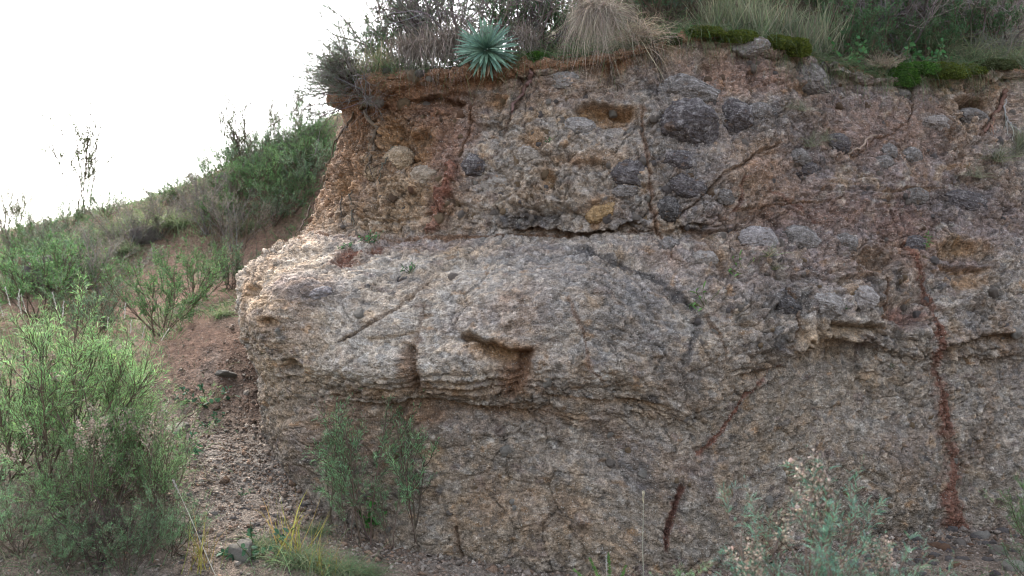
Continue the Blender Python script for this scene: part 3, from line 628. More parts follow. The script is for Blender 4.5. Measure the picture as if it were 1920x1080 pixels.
def blobs(g, rg, P, r, tint):
    n = len(P); o = np.array([[1, 0, 0], [0, 1, 0], [-1, 0, 0], [0, -1, 0], [0, 0, 1], [0, 0, -1]], float)
    V = P[:, None] + (o[None] + .25 * rg.normal(size=(n, 6, 3))) * np.broadcast_to(r, (n,))[:, None, None]
    f = np.array([[0, 1, 4, 4], [1, 2, 4, 4], [2, 3, 4, 4], [3, 0, 4, 4]]); f = np.array([[4, 0, 5, 1], [4, 1, 5, 2], [4, 2, 5, 3], [4, 3, 5, 0]])
    f = np.array([[4, 0, 1, 1], [4, 1, 2, 2], [4, 2, 3, 3], [4, 3, 0, 0], [5, 1, 0, 0], [5, 2, 1, 1], [5, 3, 2, 2], [5, 0, 3, 3]])[:, [0, 1, 2]]
    # triangles written as thin-free quads: pair the two halves of each meridian
    q = np.array([[4, 0, 5, 1], [4, 1, 5, 2], [4, 2, 5, 3], [4, 3, 5, 0]])
    F = (np.arange(n)[:, None, None] * 6 + q[None]).reshape(-1, 4)
    g.add(V.reshape(-1, 3), F, np.repeat(tint, 6, axis=0))

GREEN = (.088, .185, .078); TEAL = (.08, .17, .11); LIME = (.155, .25, .07); OLIVE = (.10, .12, .055); BUFF = (.40, .335, .26); STRAW = (.34, .27, .185); DEAD = (.20, .165, .135); BARK = (.10, .075, .055); GREYTWIG = (.19, .165, .15)
def bush(name, seed, h=1.0, spread=.5, n1=14, n2=110, n3=420, leaves=7000, ll=.05, lw=.004, c=GREEN, c2=TEAL, flowers=0, bark=BARK, lo=.25, up=.08, base=.05, clump=0.0):
    rg = np.random.default_rng(seed); st = Geo(); fo = Geo()
    P = np.zeros((n1, 3)); P[:, :2] = rg.normal(size=(n1, 2)) * base
    D = unit(np.concatenate([rg.normal(size=(n1, 2)) * spread, np.ones((n1, 1))], 1))
    A1 = grow(rg, P, D, h * rg.uniform(.65, 1.05, n1), 8, .09, up)
    p, d = pick(rg, A1, n2, lo, .98); A2 = grow(rg, p, d * .8 + rvec(rg, n2) * .55, h * rg.uniform(.15, .36, n2), 6, .13, up)
    p, d = pick(rg, A2, n3, .2, 1); A3 = grow(rg, p, d + rvec(rg, n3) * .6, h * rg.uniform(.06, .16, n3), 4, .15, up)
    for A, a, b in ((A1, .008, .0035), (A2, .0038, .0018), (A3, .0022, .0011)): tubes(st, A, a * h, b * h, tints(rg, len(A), bark, .15))
    nl = leaves; p1, d1 = pick(rg, A3, int(nl * .75), 0, 1); p2, d2 = pick(rg, A2, int(nl * .25), .3, 1); p = np.concatenate([p1, p2]); d = np.concatenate([d1, d2])
    d = unit(d * .8 + rvec(rg, len(p)) * .75 + np.array([0, 0, .25]))
    ti = tints(rg, len(p), c, .28, c2, .09)
    ribbons(fo, rg, p, d, ll * rg.uniform(.55, 1.25, len(p)), lw * rg.uniform(.7, 1.3, len(p)), ti, 2, .25, 'leaf')
    parts = [('stem', st.mesh(name + '_stem', M_wood)), ('foliage', fo.mesh(name + '_foliage', M_leaf))]
    if flowers:
        ends = A2[np.argsort(-A2[:, -1, 2] + .25 * h * rg.random(n2))[:flowers]]
        for e in ends:
            fl = Geo(); k = rg.integers(30, 60); a = e[-1] - e[0]; t = rg.random((k, 1)); P = e[0] + a * (t * .8 + .35) + rg.normal(size=(k, 3)) * .02 * h * (1.15 - .5 * t)
            blobs(fl, rg, P, rg.uniform(.005, .011, k) * h, tints(rg, k, BUFF, .2, (.30, .22, .17), .04)); parts.append(('flower_head', fl.mesh(name + '_flower_head', M_dry, False)))
    return parts
def tuft(name, seed, n=500, L=.5, W=.005, spread=.6, droop=.5, base=.05, c=GREEN, c2=STRAW, seg=5, mat=None, curl=.06):
    rg = np.random.default_rng(seed); g = Geo(); P = np.zeros((n, 3)); P[:, :2] = rg.normal(size=(n, 2)) * base
    D = unit(np.concatenate([rg.normal(size=(n, 2)) * spread, np.ones((n, 1))], 1))
    ribbons(g, rg, P, D, L * rg.uniform(.45, 1.1, n), W * rg.uniform(.6, 1.3, n), tints(rg, n, c, .25, c2), seg, droop * rg.uniform(.4, 1.5, n), 'blade', curl)
    return [('blades', g.mesh(name + '_blades', mat or M_leaf))]
def twiggy(name, seed, h=.8, spread=.8, n1=9, n2=60, n3=260, n4=700, c=GREYTWIG, leaves=600, lc=OLIVE, ll=.018, lw=.006, up=.03):
    rg = np.random.default_rng(seed); g = Geo(); P = np.zeros((n1, 3)); P[:, :2] = rg.normal(size=(n1, 2)) * .04
    D = unit(np.concatenate([rg.normal(size=(n1, 2)) * spread, np.ones((n1, 1))], 1))
    A1 = grow(rg, P, D, h * rg.uniform(.6, 1.05, n1), 8, .2, up); p, d = pick(rg, A1, n2, .2, 1); A2 = grow(rg, p, d + rvec(rg, n2) * .9, h * rg.uniform(.2, .5, n2), 6, .25, up)
    p, d = pick(rg, A2, n3, .15, 1); A3 = grow(rg, p, d + rvec(rg, n3) * .9, h * rg.uniform(.1, .28, n3), 5, .3, up)
    p, d = pick(rg, A3, n4, .1, 1); A4 = grow(rg, p, d + rvec(rg, n4), h * rg.uniform(.04, .12, n4), 4, .3, 0)
    for A, a, b in ((A1, .013, .005), (A2, .005, .0025), (A3, .003, .0015), (A4, .0018, .001)): tubes(g, A, a * h, b * h, tints(rg, len(A), c, .2))
    parts = [('branch', g.mesh(name + '_branch', M_wood))]
    if leaves:
        fo = Geo(); p, d = pick(rg, A4, leaves, 0, 1); ribbons(fo, rg, p, unit(d + rvec(rg, leaves)), ll * rg.uniform(.6, 1.3, leaves), lw, tints(rg, leaves, lc, .3, GREEN), 2, .1, 'leaf')
        parts.append(('foliage', fo.mesh(name + '_foliage', M_leaf)))
    return parts
def sapling(name, seed, h=2.0, c=OLIVE, leaves=1500, ll=.07, lw=.02, spread=.35, clump=60):
    rg = np.random.default_rng(seed); g = Geo(); fo = Geo()
    A1 = grow(rg, np.zeros((1, 3)), np.array([[.05, 0, 1.]]), h, 12, .06, .05); p, d = pick(rg, A1, 22, .25, 1); A2 = grow(rg, p, d * .7 + rvec(rg, 22) * .6 + np.array([0, 0, .2]), h * rg.uniform(.18, .5, 22), 7, .15, .06)
    p, d = pick(rg, A2, 90, .3, 1); A3 = grow(rg, p, d + rvec(rg, 90) * .6, h * rg.uniform(.06, .16, 90), 4, .2, .05)
    tubes(g, A1, .014 * h, .004 * h, tints(rg, 1, BARK), 6); tubes(g, A2, .005 * h, .0015 * h, tints(rg, 22, BARK)); tubes(g, A3, .002 * h, .001 * h, tints(rg, 90, BARK))
    ce = A3[rg.permutation(90)[:clump], -1]; p = ce[rg.integers(0, clump, leaves)] + rg.normal(size=(leaves, 3)) * .035 * h * np.array([1, 1, 1.3])
    ribbons(fo, rg, p, unit(rvec(rg, leaves) + np.array([0, 0, -.1])), ll * rg.uniform(.5, 1.2, leaves), lw, tints(rg, leaves, c, .25, LIME), 2, .2, 'leaf')
    return [('trunk', g.mesh(name + '_trunk', M_wood)), ('crown', fo.mesh(name + '_crown', M_leaf))]
def leafy(name, seed, n=40, h=.25, ll=.06, lw=.028, c=(.055, .13, .065), c2=GREEN, spread=.9, stems=7):
    rg = np.random.default_rng(seed); g = Geo(); fo = Geo()
    D = unit(np.concatenate([rg.normal(size=(stems, 2)) * spread, np.ones((stems, 1))], 1)); A = grow(rg, np.zeros((stems, 3)), D, h * rg.uniform(.6, 1.1, stems), 6, .15, .02)
    tubes(g, A, .004, .002, tints(rg, stems, (.12, .12, .06))); p, d = pick(rg, A, n, .15, 1); d = unit(d * .4 + rvec(rg, n) + np.array([0, 0, .3]))
    ribbons(fo, rg, p, d, ll * rg.uniform(.5, 1.2, n), lw * rg.uniform(.7, 1.2, n), tints(rg, n, c, .2, c2), 4, .3, 'leaf')
    return [('stem', g.mesh(name + '_stem', M_wood)), ('foliage', fo.mesh(name + '_foliage', M_leaf))]
def fern(name, seed, n=5, h=.3, c=(.10, .24, .05)):
    rg = np.random.default_rng(seed); g = Geo(); fo = Geo(); a = np.linspace(-1.1, 1.1, n)
    D = unit(np.stack([np.sin(a), rg.normal(size=n) * .3, np.cos(a)], 1)); A = grow(rg, np.zeros((n, 3)), D, h * rg.uniform(.7, 1.1, n), 14, .03, .03); tubes(g, A, .004, .0015, tints(rg, n, c))
    for s in (-1, 1):
        for i in range(n):
            k = 40; t = np.linspace(.1, .99, k) * 12.99; q = t.astype(int); f = (t - q)[:, None]; p = A[i, q] * (1 - f) + A[i, np.minimum(q + 1, 13)] * f; d = unit(A[i, np.minimum(q + 1, 13)] - A[i, q])
            sd = unit(np.cross(d, np.array([0, 1., 0]))) * s; ribbons(fo, rg, p, unit(sd + d * .5 + .25 * rvec(rg, k)), .028 * (1.05 - np.linspace(.1, 1, k) * .7), .007, tints(rg, k, c, .15, LIME), 2, .1, 'leaf')
    return [('stem', g.mesh(name + '_stem', M_wood)), ('frond', fo.mesh(name + '_frond', M_leaf))]
def seed_stalk(name, seed, h=.9, head=.16, lean=.15, c=(.33, .30, .17), hc=(.44, .42, .38)):
    rg = np.random.default_rng(seed); g = Geo(); f = Geo(); A = grow(rg, np.zeros((1, 3)), np.array([[lean, 0, 1.]]), h, 10, .03, -.01); tubes(g, A, .0030, .0014, tints(rg, 1, c), 4)
    n = 80; p, d = pick(rg, A, n, 1 - head / h, 1); ribbons(f, rg, p, unit(d + rvec(rg, n) * .35), .026 * rg.uniform(.5, 1.2, n), .004, tints(rg, n, hc, .12, None, .02), 2, .1, 'leaf')
    return [('stalk', g.mesh(name + '_stalk', M_dry)), ('seed_head', f.mesh(name + '_seed_head', M_dry))]
def moss(name, seed, rx=.18, ry=.14, rz=.09, c=(.115, .145, .022), c2=(.07, .115, .02)):
    rg = np.random.default_rng(seed); g = Geo(); n = 2600; th = rg.random(n) * 2 * np.pi; u = rg.random(n); ph = np.arccos(1 - 1.25 * u)
    d = np.stack([np.sin(ph) * np.cos(th), np.sin(ph) * np.sin(th), np.cos(ph)], 1); rr = 1 + .22 * noise(d[:, 0] * 3 + seed, d[:, 1] * 3 + d[:, 2] * 2, seed)
    p = d * rr[:, None] * np.array([rx, ry, rz]); ribbons(g, rg, p, unit(d + .7 * rvec(rg, n)), .022 * rg.uniform(.5, 1.2, n), .007, tints(rg, n, c, .25, c2), 2, .1, 'leaf')
    k1, k2 = 14, 24; P1, T1 = np.meshgrid(np.linspace(0, 2.0, k1), np.linspace(0, 2 * np.pi, k2)); dd = np.stack([np.sin(P1) * np.cos(T1), np.sin(P1) * np.sin(T1), np.cos(P1)], -1)
    r2 = 1 + .22 * noise(dd[..., 0] * 3 + seed, dd[..., 1] * 3 + dd[..., 2] * 2, seed); V = (dd * r2[..., None] * np.array([rx, ry, rz]) * .99).reshape(-1, 3)
    g.add(V, grid_faces(k2, k1), np.array(c2) * .8)
    return g.mesh(name, M_moss)

def plant(name, parts, loc, scale=1.0, rz=0.0, tilt=(0, 0), label=None, cat='plant', group=None):
    r = bpy.data.objects.new(name, None); col.objects.link(r); r.empty_display_size = .1
    r.location = loc; r.rotation_euler = (tilt[0], tilt[1], rz); r.scale = (scale,) * 3 if not hasattr(scale, '__len__') else scale
    tag(r, label, cat, group)
    for nm, me in parts: link(nm, me, r)
    return r
def foot(px, py=None, Y=None):
    """where a plant stands on the ground: on a sight line, or at a distance Y below/above it"""
    if Y is None: v = ground_hit(px, py)
    else:
        x = (px - 960) / FPX * Y / CP; v = Vector((x, Y, float(ground_z(np.array([x]), np.array([Y]))[0])))
    v.z -= .01; return v
RNG = random.Random(5)
def spin(): return RNG.uniform(0, 6.28)

# ------------------------------------------------------------------ boulders and stones set in the rock face: parts of it
def ico(sub):
    import bmesh
    bm = bmesh.new(); bmesh.ops.create_icosphere(bm, subdivisions=sub, radius=1.0); bm.verts.ensure_lookup_table()
    V = np.array([v.co[:] for v in bm.verts]); F = np.array([[v.index for v in f.verts] for f in bm.faces]); bm.free(); return V, F
ICO5, ICO3 = ico(6), ico(4)
def n3(V, f, oct, seed):
    x, y, z = (V[:, i] * f for i in range(3))
    return (fbm(x + .37 * z, y + .21 * z, oct, seed) + fbm(y + 5.1, z + .3 * x + 2.2, oct, seed + 2) + fbm(z + 9.3, x - .3 * y + 4.4, oct, seed + 4)) * .62
def rocky(base, seed, facets=7, rough=.12, fine=.05):
    V, F = base; rg = np.random.default_rng(seed); P = V.copy()
    for d in rvec(rg, facets):                              # planes cut the sphere to a blocky rounded stone
        h = rg.uniform(.70, .95); k = P @ d - h; P = P - d[None] * (np.maximum(k, 0) * .75)[:, None]
    s = 1 + rough * n3(V, 1.7, 3, seed) + fine * n3(V, 6, 4, seed + 3)
    return P * s[:, None], F
def boulder(px, py, rx, ry, proud, c, seed, rot=0, lichen=.5, label=None, depth=1.0):
    p, n, (r, cc) = face(px, py); k = _di[r, cc] / FPX; a, b = rx * k, ry * k; dz = min(a, b) * depth
    P, F = rocky(ICO5, seed, 9, .16, .085); V = P
    f1, f2, _ = worley(V[:, 0] * 1.9 + 3, V[:, 1] * 1.9 + V[:, 2] * .8, seed + 5); V = V * (1 - .05 * sstep(.08, 0, f2 - f1))[:, None]
    nn = n3(V, 2.6, 4, seed + 9); n2 = n3(V, 9, 3, seed + 19)
    W0 = V[:, 1]; C = np.empty(V.shape); C[:] = c; C *= (1 + .55 * nn + .35 * n2)[:, None]
    C += (lichen * sstep(.10, .42, nn * .9 + .9 * n2 + .25 * W0))[:, None] * (np.array((.27, .25, .235)) - C); C += (.35 * sstep(.25, .5, -nn))[:, None] * (np.array(BROWN) - C)
    X = Vector((1, 0, 0)); Zd = -n; Xd = (X - n * X.dot(n)).normalized(); Yd = n.cross(Xd)   # Yd up along the face
    M = Matrix((Xd, Yd, n)).transposed()
    ca, sa = math.cos(R(rot)), math.sin(R(rot))
    W = V * np.array([a, b, dz]); W = np.stack([W[:, 0] * ca + W[:, 1] * sa, -W[:, 0] * sa + W[:, 1] * ca, W[:, 2]], 1)
    W = W @ np.array(M).T
    o = link('boulder', mesh_from('boulder', W, F, M_boulder, True, np.clip(C, .03, .6)), rock, loc=p + n * (proud - 1) * dz * .8)
    if label: o['label'] = label
    return o
PUR = (.088, .076, .075); GRB = (.15, .132, .12); CHA = (.065, .058, .055)
for i, bd in enumerate([
 (1292, 170, 62, 34, .62, GRB, 5, .7, 'pale lichened upper boulder'), (1293, 228, 60, 50, .72, PUR, 0, .5, 'largest dark purple boulder'), (1384, 215, 36, 37, .6, PUR, 10, .55, None), (1424, 207, 26, 18, .6, GRB, -30, .4, None), (1278, 298, 32, 21, .58, PUR, 5, .45, None), (1293, 347, 38, 25, .5, PUR, 15, .3, None),
 (1258, 392, 25, 26, .5, CHA, 0, .3, None), (1363, 368, 26, 22, .45, GRB, 20, .5, None), (1178, 324, 40, 32, .6, PUR, 12, .4, None), (1172, 358, 26, 16, .6, GRB, 0, .4, None), (886, 308, 26, 26, .5, PUR, 0, .7, 'grey boulder speckled with white lichen'), (1130, 398, 34, 26, .3, (.29, .19, .095), -15, .1, None),
 (1515, 318, 28, 20, .7, PUR, 0, .5, None), (1503, 292, 26, 18, .5, GRB, 0, .5, None), (1575, 268, 27, 23, .6, PUR, 0, .25, None), (1668, 284, 16, 17, .6, GRB, 0, .5, None), (1660, 305, 22, 18, .4, GRB, 0, .4, None), (1712, 292, 24, 22, .4, GRB, 0, .4, None), (1423, 442, 40, 27, .5, (.24, .215, .205), 0, .5, None), (1590, 456, 28, 20, .5, GRB, 0, .5, None), (1500, 440, 44, 26, .35, GRB, 0, .5, None),
 (1408, 96, 38, 23, .5, (.21, .185, .17), 0, .6, None), (1530, 140, 48, 30, .25, GRB, 35, .4, 'dark flat boulder under the turf'), (1722, 458, 26, 20, .45, PUR, 0, .4, None), (1255, 455, 20, 18, .4, GRB, 0, .4, None), (1480, 572, 34, 22, .3, CHA, 20, .4, None), (1690, 175, 24, 16, .4, GRB, 0, .4, None), (1762, 228, 30, 20, .35, (.22, .19, .17), 0, .4, None), (1830, 215, 34, 18, .3, GRB, 0, .4, None), (1055, 148, 30, 18, .35, (.22, .2, .185), 0, .6, None),
 (1320, 480, 30, 18, .3, (.25, .22, .195), 0, .4, None), (1820, 375, 52, 24, .3, PUR, 8, .5, None), (1720, 365, 30, 20, .3, GRB, 0, .4, None), (1555, 565, 44, 30, .3, (.24, .215, .195), 0, .5, None), (1625, 555, 38, 26, .3, (.25, .22, .2), 0, .5, None), (760, 520, 26, 12, .3, CHA, 0, .4, None), (600, 545, 26, 14, .3, (.2, .18, .18), 0, .5, None), (975, 410, 40, 15, .3, CHA, 0, .25, 'charcoal dark slab in the bedding crack'),
 (740, 295, 34, 26, .3, (.27, .2, .13), 0, .2, None), (700, 320, 26, 22, .3, (.26, .19, .12), 0, .2, None), (790, 330, 30, 24, .3, (.28, .22, .16), 0, .3, None), (930, 345, 36, 30, .3, (.27, .235, .2), 0, .4, None), (985, 285, 30, 22, .3, (.28, .24, .2), 0, .4, None), (1080, 235, 36, 20, .3, (.25, .225, .205), 0, .4, None)]):
    px, py, rx, ry, pr, c, ro, li, lb = bd
    boulder(px, py, rx, ry, pr, c, 100 + i, ro, li, lb, .95)
SM = []
for i in range(7):
    P, F = rocky(ICO3, 300 + i, 16, .2, .10); c = [(.235, .20, .17), (.16, .138, .128), (.255, .18, .11), (.32, .29, .25), (.16, .105, .068), (.13, .105, .105), (.21, .12, .075)][i]
    SM.append(mesh_from('stone', P, F, M_boulder, True, np.broadcast_to(np.array(c), P.shape)))
rs = random.Random(11); placed = 0
zones = [((560, 190, 880, 430), 60, (0, 2, 4, 2, 6)), ((880, 170, 1230, 430), 60, (0, 3, 0, 2, 1)), ((1240, 110, 1910, 430), 90, (0, 1, 1, 4, 0)), ((1300, 430, 1910, 660), 50, (0, 3, 1, 2, 0)), ((600, 780, 1900, 1000), 40, (0, 3, 2)), ((480, 460, 1280, 740), 8, (0, 3))]
for (x0, y0, x1, y1), n, kinds in zones:
    for _ in range(n):
        p, nn, (r, c) = face(rs.uniform(x0, x1), rs.uniform(y0, y1)); s = rs.uniform(5, 9) * 8 / FPX * rs.choice((.8, 1, 1, 1.3, 1.8))
        o = link('stone', SM[rs.choice(kinds)], rock, loc=p - nn * s * rs.uniform(.35, .7), rot=(rs.uniform(0, 6), rs.uniform(0, 6), rs.uniform(0, 6)), scale=(s * rs.uniform(.8, 1.3), s * rs.uniform(.6, 1), s * rs.uniform(.6, 1)))

# ------------------------------------------------------------------ roots hanging over the face
def root(name, pts, r0, r1, label, seed, c=(.10, .078, .062), off=.02, sides=6, n=40, cat='root', group=None):
    q = np.array([np.array(face(*p)[0]) + np.array(face(*p)[1]) * off for p in pts]); t = np.linspace(0, len(q) - 1, n); Q = catmull(np.arange(len(q)), q, t)
    rg = np.random.default_rng(seed); Q += np.stack([fbm(t * 1.7, t * 0 + i, 3, seed + i) for i in range(3)], 1) * .05
    g = Geo(); tubes(g, Q[None], r0, r1, tints(rg, 1, c), sides)
    m = 5; pp, dd = pick(rg, Q[None], m, .2, .9); tubes(g, grow(rg, pp, dd + rvec(rg, m) * .7 + np.array([0, 0, -.6]), .18, 7, .25, -.1), r1 * .8, r1 * .3, tints(rg, m, c), 4)
    o = link(name, g.mesh(name, M_wood)); return tag(o, label, cat, group)
root('hanging_root', [(688, 178), (690, 205), (706, 240), (703, 275), (697, 300), (692, 318), (703, 335)], .020, .006, 'longest grey root trailing down the brown face beneath the overhanging shrub', 1)
root('hanging_root', [(686, 190), (665, 215), (640, 250), (622, 300), (616, 340), (618, 375)], .010, .004, 'thin dark root curving down the left side of the brown face', 2)
root('hanging_root', [(742, 275), (728, 295), (718, 318), (714, 345)], .010, .004, 'short root hanging in the ochre hollow of the upper face', 3)
root('hanging_root', [(668, 340), (660, 370), (662, 405), (668, 432), (678, 448)], .009, .004, 'thin root reaching down to the small ferns on the ledge', 4)
root('hanging_root', [(646, 370), (646, 400), (645, 430)], .007, .003, 'fine straight root left of the ledge ferns', 5)
root('hanging_root', [(995, 132), (992, 160), (972, 185), (958, 212)], .024, .010, 'thick black root crossing the soil right of the spiky rosette', 6)
root('hanging_root', [(1143, 125), (1150, 145), (1166, 165)], .012, .006, 'bent grey root below the big dry grass clump', 7)
root('hanging_root', [(1228, 75), (1226, 100), (1224, 118)], .022, .012, 'dark stump like root at the right of the dry grass clump', 8)
root('hanging_root', [(1884, 168), (1874, 195), (1856, 225), (1842, 252)], .024, .012, 'thick red brown root by the dark hole at the right edge', 9, (.15, .095, .065))
root('hanging_root', [(1880, 190), (1882, 215), (1895, 235), (1908, 250)], .009, .005, 'pale curved root beside the thick red brown one', 10, (.32, .30, .27))
root('hanging_root', [(1640, 252), (1612, 272), (1590, 292)], .012, .006, 'slanting pinkish root under the dark boulders on the right', 11, (.24, .18, .15))
root('hanging_root', [(560, 385), (556, 405), (552, 425)], .010, .005, 'dark root at the left corner above the ledge', 12)

# ------------------------------------------------------------------ turf edge: shrubs, grass and moss along the top
def edge(px, back=.1, up=.0):
    """a point on the turf behind the top edge at sight column px"""
    c = int(np.argmin(np.abs(_ui[cap_top] - px) + 1e4 * (PF[cap_top, :, 1] > 9.25)))
    r = cap_top + int(np.argmin(np.abs(Wb[c, cap_top:] - back))); v = Vector(PF[r, c]); v.z += up; return v
# the spiky rosette
rg = np.random.default_rng(40); AG = []
for i in range(4):
    k = 16; t = np.linspace(0, 1, k); g = Geo(); W = .019 * np.sin(np.pi * np.clip(.16 + .84 * t, 0, 1)) ** .7 * (1 - .25 * t) + .0008; W = W * (1 + .16 * (np.arange(k) % 2)); W[-1] = .0006
    arch = -.10 * t ** 2 * (.5 + .4 * i); y = t; P = np.stack([np.stack([-W * 2.5, y, arch + .016], 1), np.stack([W * 0, y, arch], 1), np.stack([W * 2.5, y, arch + .018], 1)], 1)
    base_c = np.array([(.115, .20, .14), (.125, .215, .145), (.10, .185, .135), (.135, .225, .16)][i]); C = np.broadcast_to(base_c, (k, 3, 3)) * (1 + .35 * (np.array([1, .5, 1]) - .7))[None, :, None]
    g.add(P.reshape(-1, 3), grid_faces(k, 3), C.reshape(-1, 3)); AG.append(g.mesh('rosette_leaf', M_agave))
pos = edge(912, .02); pos += Vector((0, -.10, .03)); pos = Vector(at(912, 94, pos.y))
ros = bpy.data.objects.new('spiky_rosette', None); col.objects.link(ros); ros.location = pos
tag(ros, 'spiky blue green rosette plant growing from the turf edge', 'rosette plant')
axis_ = Vector((-.02, -.86, .42)).normalized(); B = axis_.to_track_quat('Z', 'Y').to_matrix()
for i in range(124):
    f = (i + .5) / 124; th = i * 2.39996 + rg.normal() * .08; ph = R(10 + 92 * f ** .8 + rg.normal() * 7); L = .275 * (.55 + .45 * min(1, f * 2.2)) * rg.uniform(.9, 1.08)
    d = B @ Vector((math.cos(th) * math.sin(ph), math.sin(th) * math.sin(ph), math.cos(ph))); d = (d + Vector((0, 0, -.12 * f))).normalized()
    zax = (axis_ - d * axis_.dot(d)); zax = zax.normalized() if zax.length > .05 else (B @ Vector((-math.cos(th), -math.sin(th), 0))).normalized()
    xax = d.cross(zax).normalized(); zax = xax.cross(d)
    if rg.random() < .05: L *= .6
    o = link('leaf', AG[i % 4], ros); o.matrix_local = Matrix.Translation(d * .015) @ Matrix((xax * L, d * L, zax * L)).transposed().to_4x4()

for i in range(20):
    g = Geo(); d = unit(np.array([[rg.normal() * .55, -.35 + .2 * rg.normal(), -.75]])); ribbons(g, rg, np.array([[rg.normal() * .02, .03, -.03]]), d, .24 * rg.uniform(.6, 1), .026, tints(rg, 1, (.24, .18, .11), .2, (.14, .10, .065)), 6, .35, 'leaf', .18)
    link('leaf', g.mesh('withered_leaf', M_dry), ros)['label'] = 'withered brown leaf'
def dryclump(name, seed, n, L, spread, face_dir=(0, -1, 0), c=STRAW, c2=DEAD, W=.0045, droop=1.2, flat=.6):
    rg = np.random.default_rng(seed); g = Geo(); P = rg.normal(size=(n, 3)) * np.array([.10, .06, .05]) * L * 1.4
    k = 16; kc = rg.normal(size=(k, 3)) * np.array([spread, .5, .35]) + np.array([0, -.55, .75]); ki = rg.integers(0, k, n)
    D = unit(kc[ki] + rg.normal(size=(n, 3)) * .22); P += (rg.normal(size=(k, 3)) * np.array([.12, .05, .06]) * L)[ki]
    ribbons(g, rg, P, D, L * rg.uniform(.5, 1.15, n), W * rg.uniform(.6, 1.3, n), tints(rg, n, c, .22, c2, .05), 7, droop * rg.uniform(.3, 1.6, n), 'blade', .17)
    return [('blades', g.mesh(name, M_dry))]
big = dryclump('dry_clump', 51, 1500, .62, .62, droop=1.25, c=(.40, .34, .265), c2=(.22, .175, .135), W=.0055)
p = edge(1118, .06); plant('dry_grass_clump', big, p + Vector((.0, -.05, .29)), .68, 0, label='big shaggy straw coloured grass clump spilling over the edge', cat='grass clump')
plant('dry_grass_clump', dryclump('dry_clump', 55, 420, .42, .7, droop=1.0), edge(1190, .05) + Vector((0, -.05, .05)), 1.0, 0, label='smaller bent straw grass hanging right of the big clump', cat='grass clump')
dc = dryclump('dry_clump', 52, 700, .5, .8, droop=1.1, c=(.29, .24, .195), c2=(.16, .13, .11), flat=.6)
for px, bk, s, lb in [(760, .05, .8, 'brown dry grass drooping over the soil above the small stones'), (800, .08, 1.0, 'matted dry grass mound left of the spiky rosette'), (845, .10, 1.0, 'dry grass fringe touching the spiky rosette on its left'), (975, .12, .7, 'dry brown grass just right of the spiky rosette')]:
    plant('dry_grass_clump', dc, edge(px, bk + .06) + Vector((0, -.02, .17)), s * .85, RNG.uniform(-.3, .3), label=lb, cat='grass clump', group='dry grass along the turf edge')

TW1 = twiggy('grey_twigs', 61, .9, .8, leaves=500); TW2 = twiggy('grey_twigs', 62, .8, 1.0, c=(.17, .14, .14), leaves=900, lc=(.09, .10, .07)); TW3 = twiggy('dark_twigs', 63, .9, .5, c=(.08, .062, .052), leaves=900, lc=(.10, .13, .07), ll=.025, lw=.008)
SH1 = bush('grey_shrub', 64, .75, .7, 12, 90, 380, 5200, .028, .005, (.10, .14, .09), (.15, .17, .13), bark=GREYTWIG); SH2 = bush('green_shrub', 65, .8, .6, 12, 90, 400, 6500, .035, .007, (.055, .115, .05), GREEN); SH3 = bush('teal_shrub', 66, .8, .7, 14, 110, 460, 8000, .04, .003, (.06, .125, .085), (.08, .15, .09))
LFT = leafy('leafy_plant', 75, 60, .3, .06, .03, (.06, .17, .05), GREEN, .8, 8)
GR1 = tuft('green_tuft', 67, 420, .55, .005, .45, .45, .07, (.11, .17, .07), STRAW); GR2 = tuft('pale_tuft', 68, 300, .75, .0065, .26, .32, .09, (.14, .19, .10), (.28, .25, .18)); GR3 = tuft('dry_tuft', 69, 420, .4, .0045, .7, .5, .06, STRAW, DEAD, mat=M_dry)
GR4 = tuft('long_tuft', 70, 420, .9, .006, .8, .9, .08, (.11, .17, .075), (.25, .22, .14))
def top(kind, parts, name, cat, px, back, s, lb, tilt=(0, 0), up=0, sz=None, group=None):
    return plant(name, parts, edge(px, back) + Vector((0, 0, up - .02)), s if sz is None else sz, spin() if tilt == (0, 0) else 0, tilt, lb, cat, group)
T = lambda *a, **k: top(0, *a, **k)
def hang(parts, px, py, s, tilt, lb):
    p, n, _ = face(px, py); plant('overhanging_shrub', parts, p - n * .03, s, 0, tilt, lb, 'shrub', 'grey shrubs sagging over the left lip')
hang(SH1, 682, 180, .80, (R(25), R(-78)), 'grey green shrub sagging left over the soil lip above the longest root')
hang(SH1, 655, 165, .66, (R(45), R(-60)), 'grey green shrub hanging from the middle of the left lip')
hang(TW1, 690, 186, .66, (R(30), R(-85)), 'bare grey twigs trailing left over the soil lip')
hang(TW3, 676, 176, .55, (R(20), R(-62)), 'dark twigs among the grey shrub on the soil lip')
hang(SH1, 622, 172, .60, (R(50), R(-35)), 'grey green shrub at the very tip of the bank')
hang(SH1, 640, 160, .55, (R(30), R(-70)), 'fine grey shrub between the tip and the soil lip')
T(SH1, 'shrub', 'shrub', 612, .12, .62, 'grey leaved shrub at the left tip against the sky')
T(SH1, 'shrub', 'shrub', 655, .35, .85, 'low grey leaved shrub on the left shoulder of the bank', up=.02)
T(SH2, 'shrub', 'shrub', 690, .35, .6, 'small dark green shrub on the left shoulder of the bank')
T(SH1, 'shrub', 'shrub', 725, .4, 1.25, 'grey green shrub with fine leaves against the bright sky')
T(TW3, 'twiggy_shrub', 'shrub', 760, .6, 1.25, 'dark bare branched shrub leaning left against the sky', tilt=(0, -.5))
T(TW3, 'twiggy_shrub', 'shrub', 700, .7, 1.0, 'sparse dark twigs rising over the grey leaved shrub')
T(SH1, 'shrub', 'shrub', 770, .7, 1.2, 'tall grey shrub right of the dark leaning branches')
T(GR1, 'grass_tuft', 'grass', 632, .12, 1.0, 'green grass tuft at the left tip against the sky', group='grass tufts on the turf')
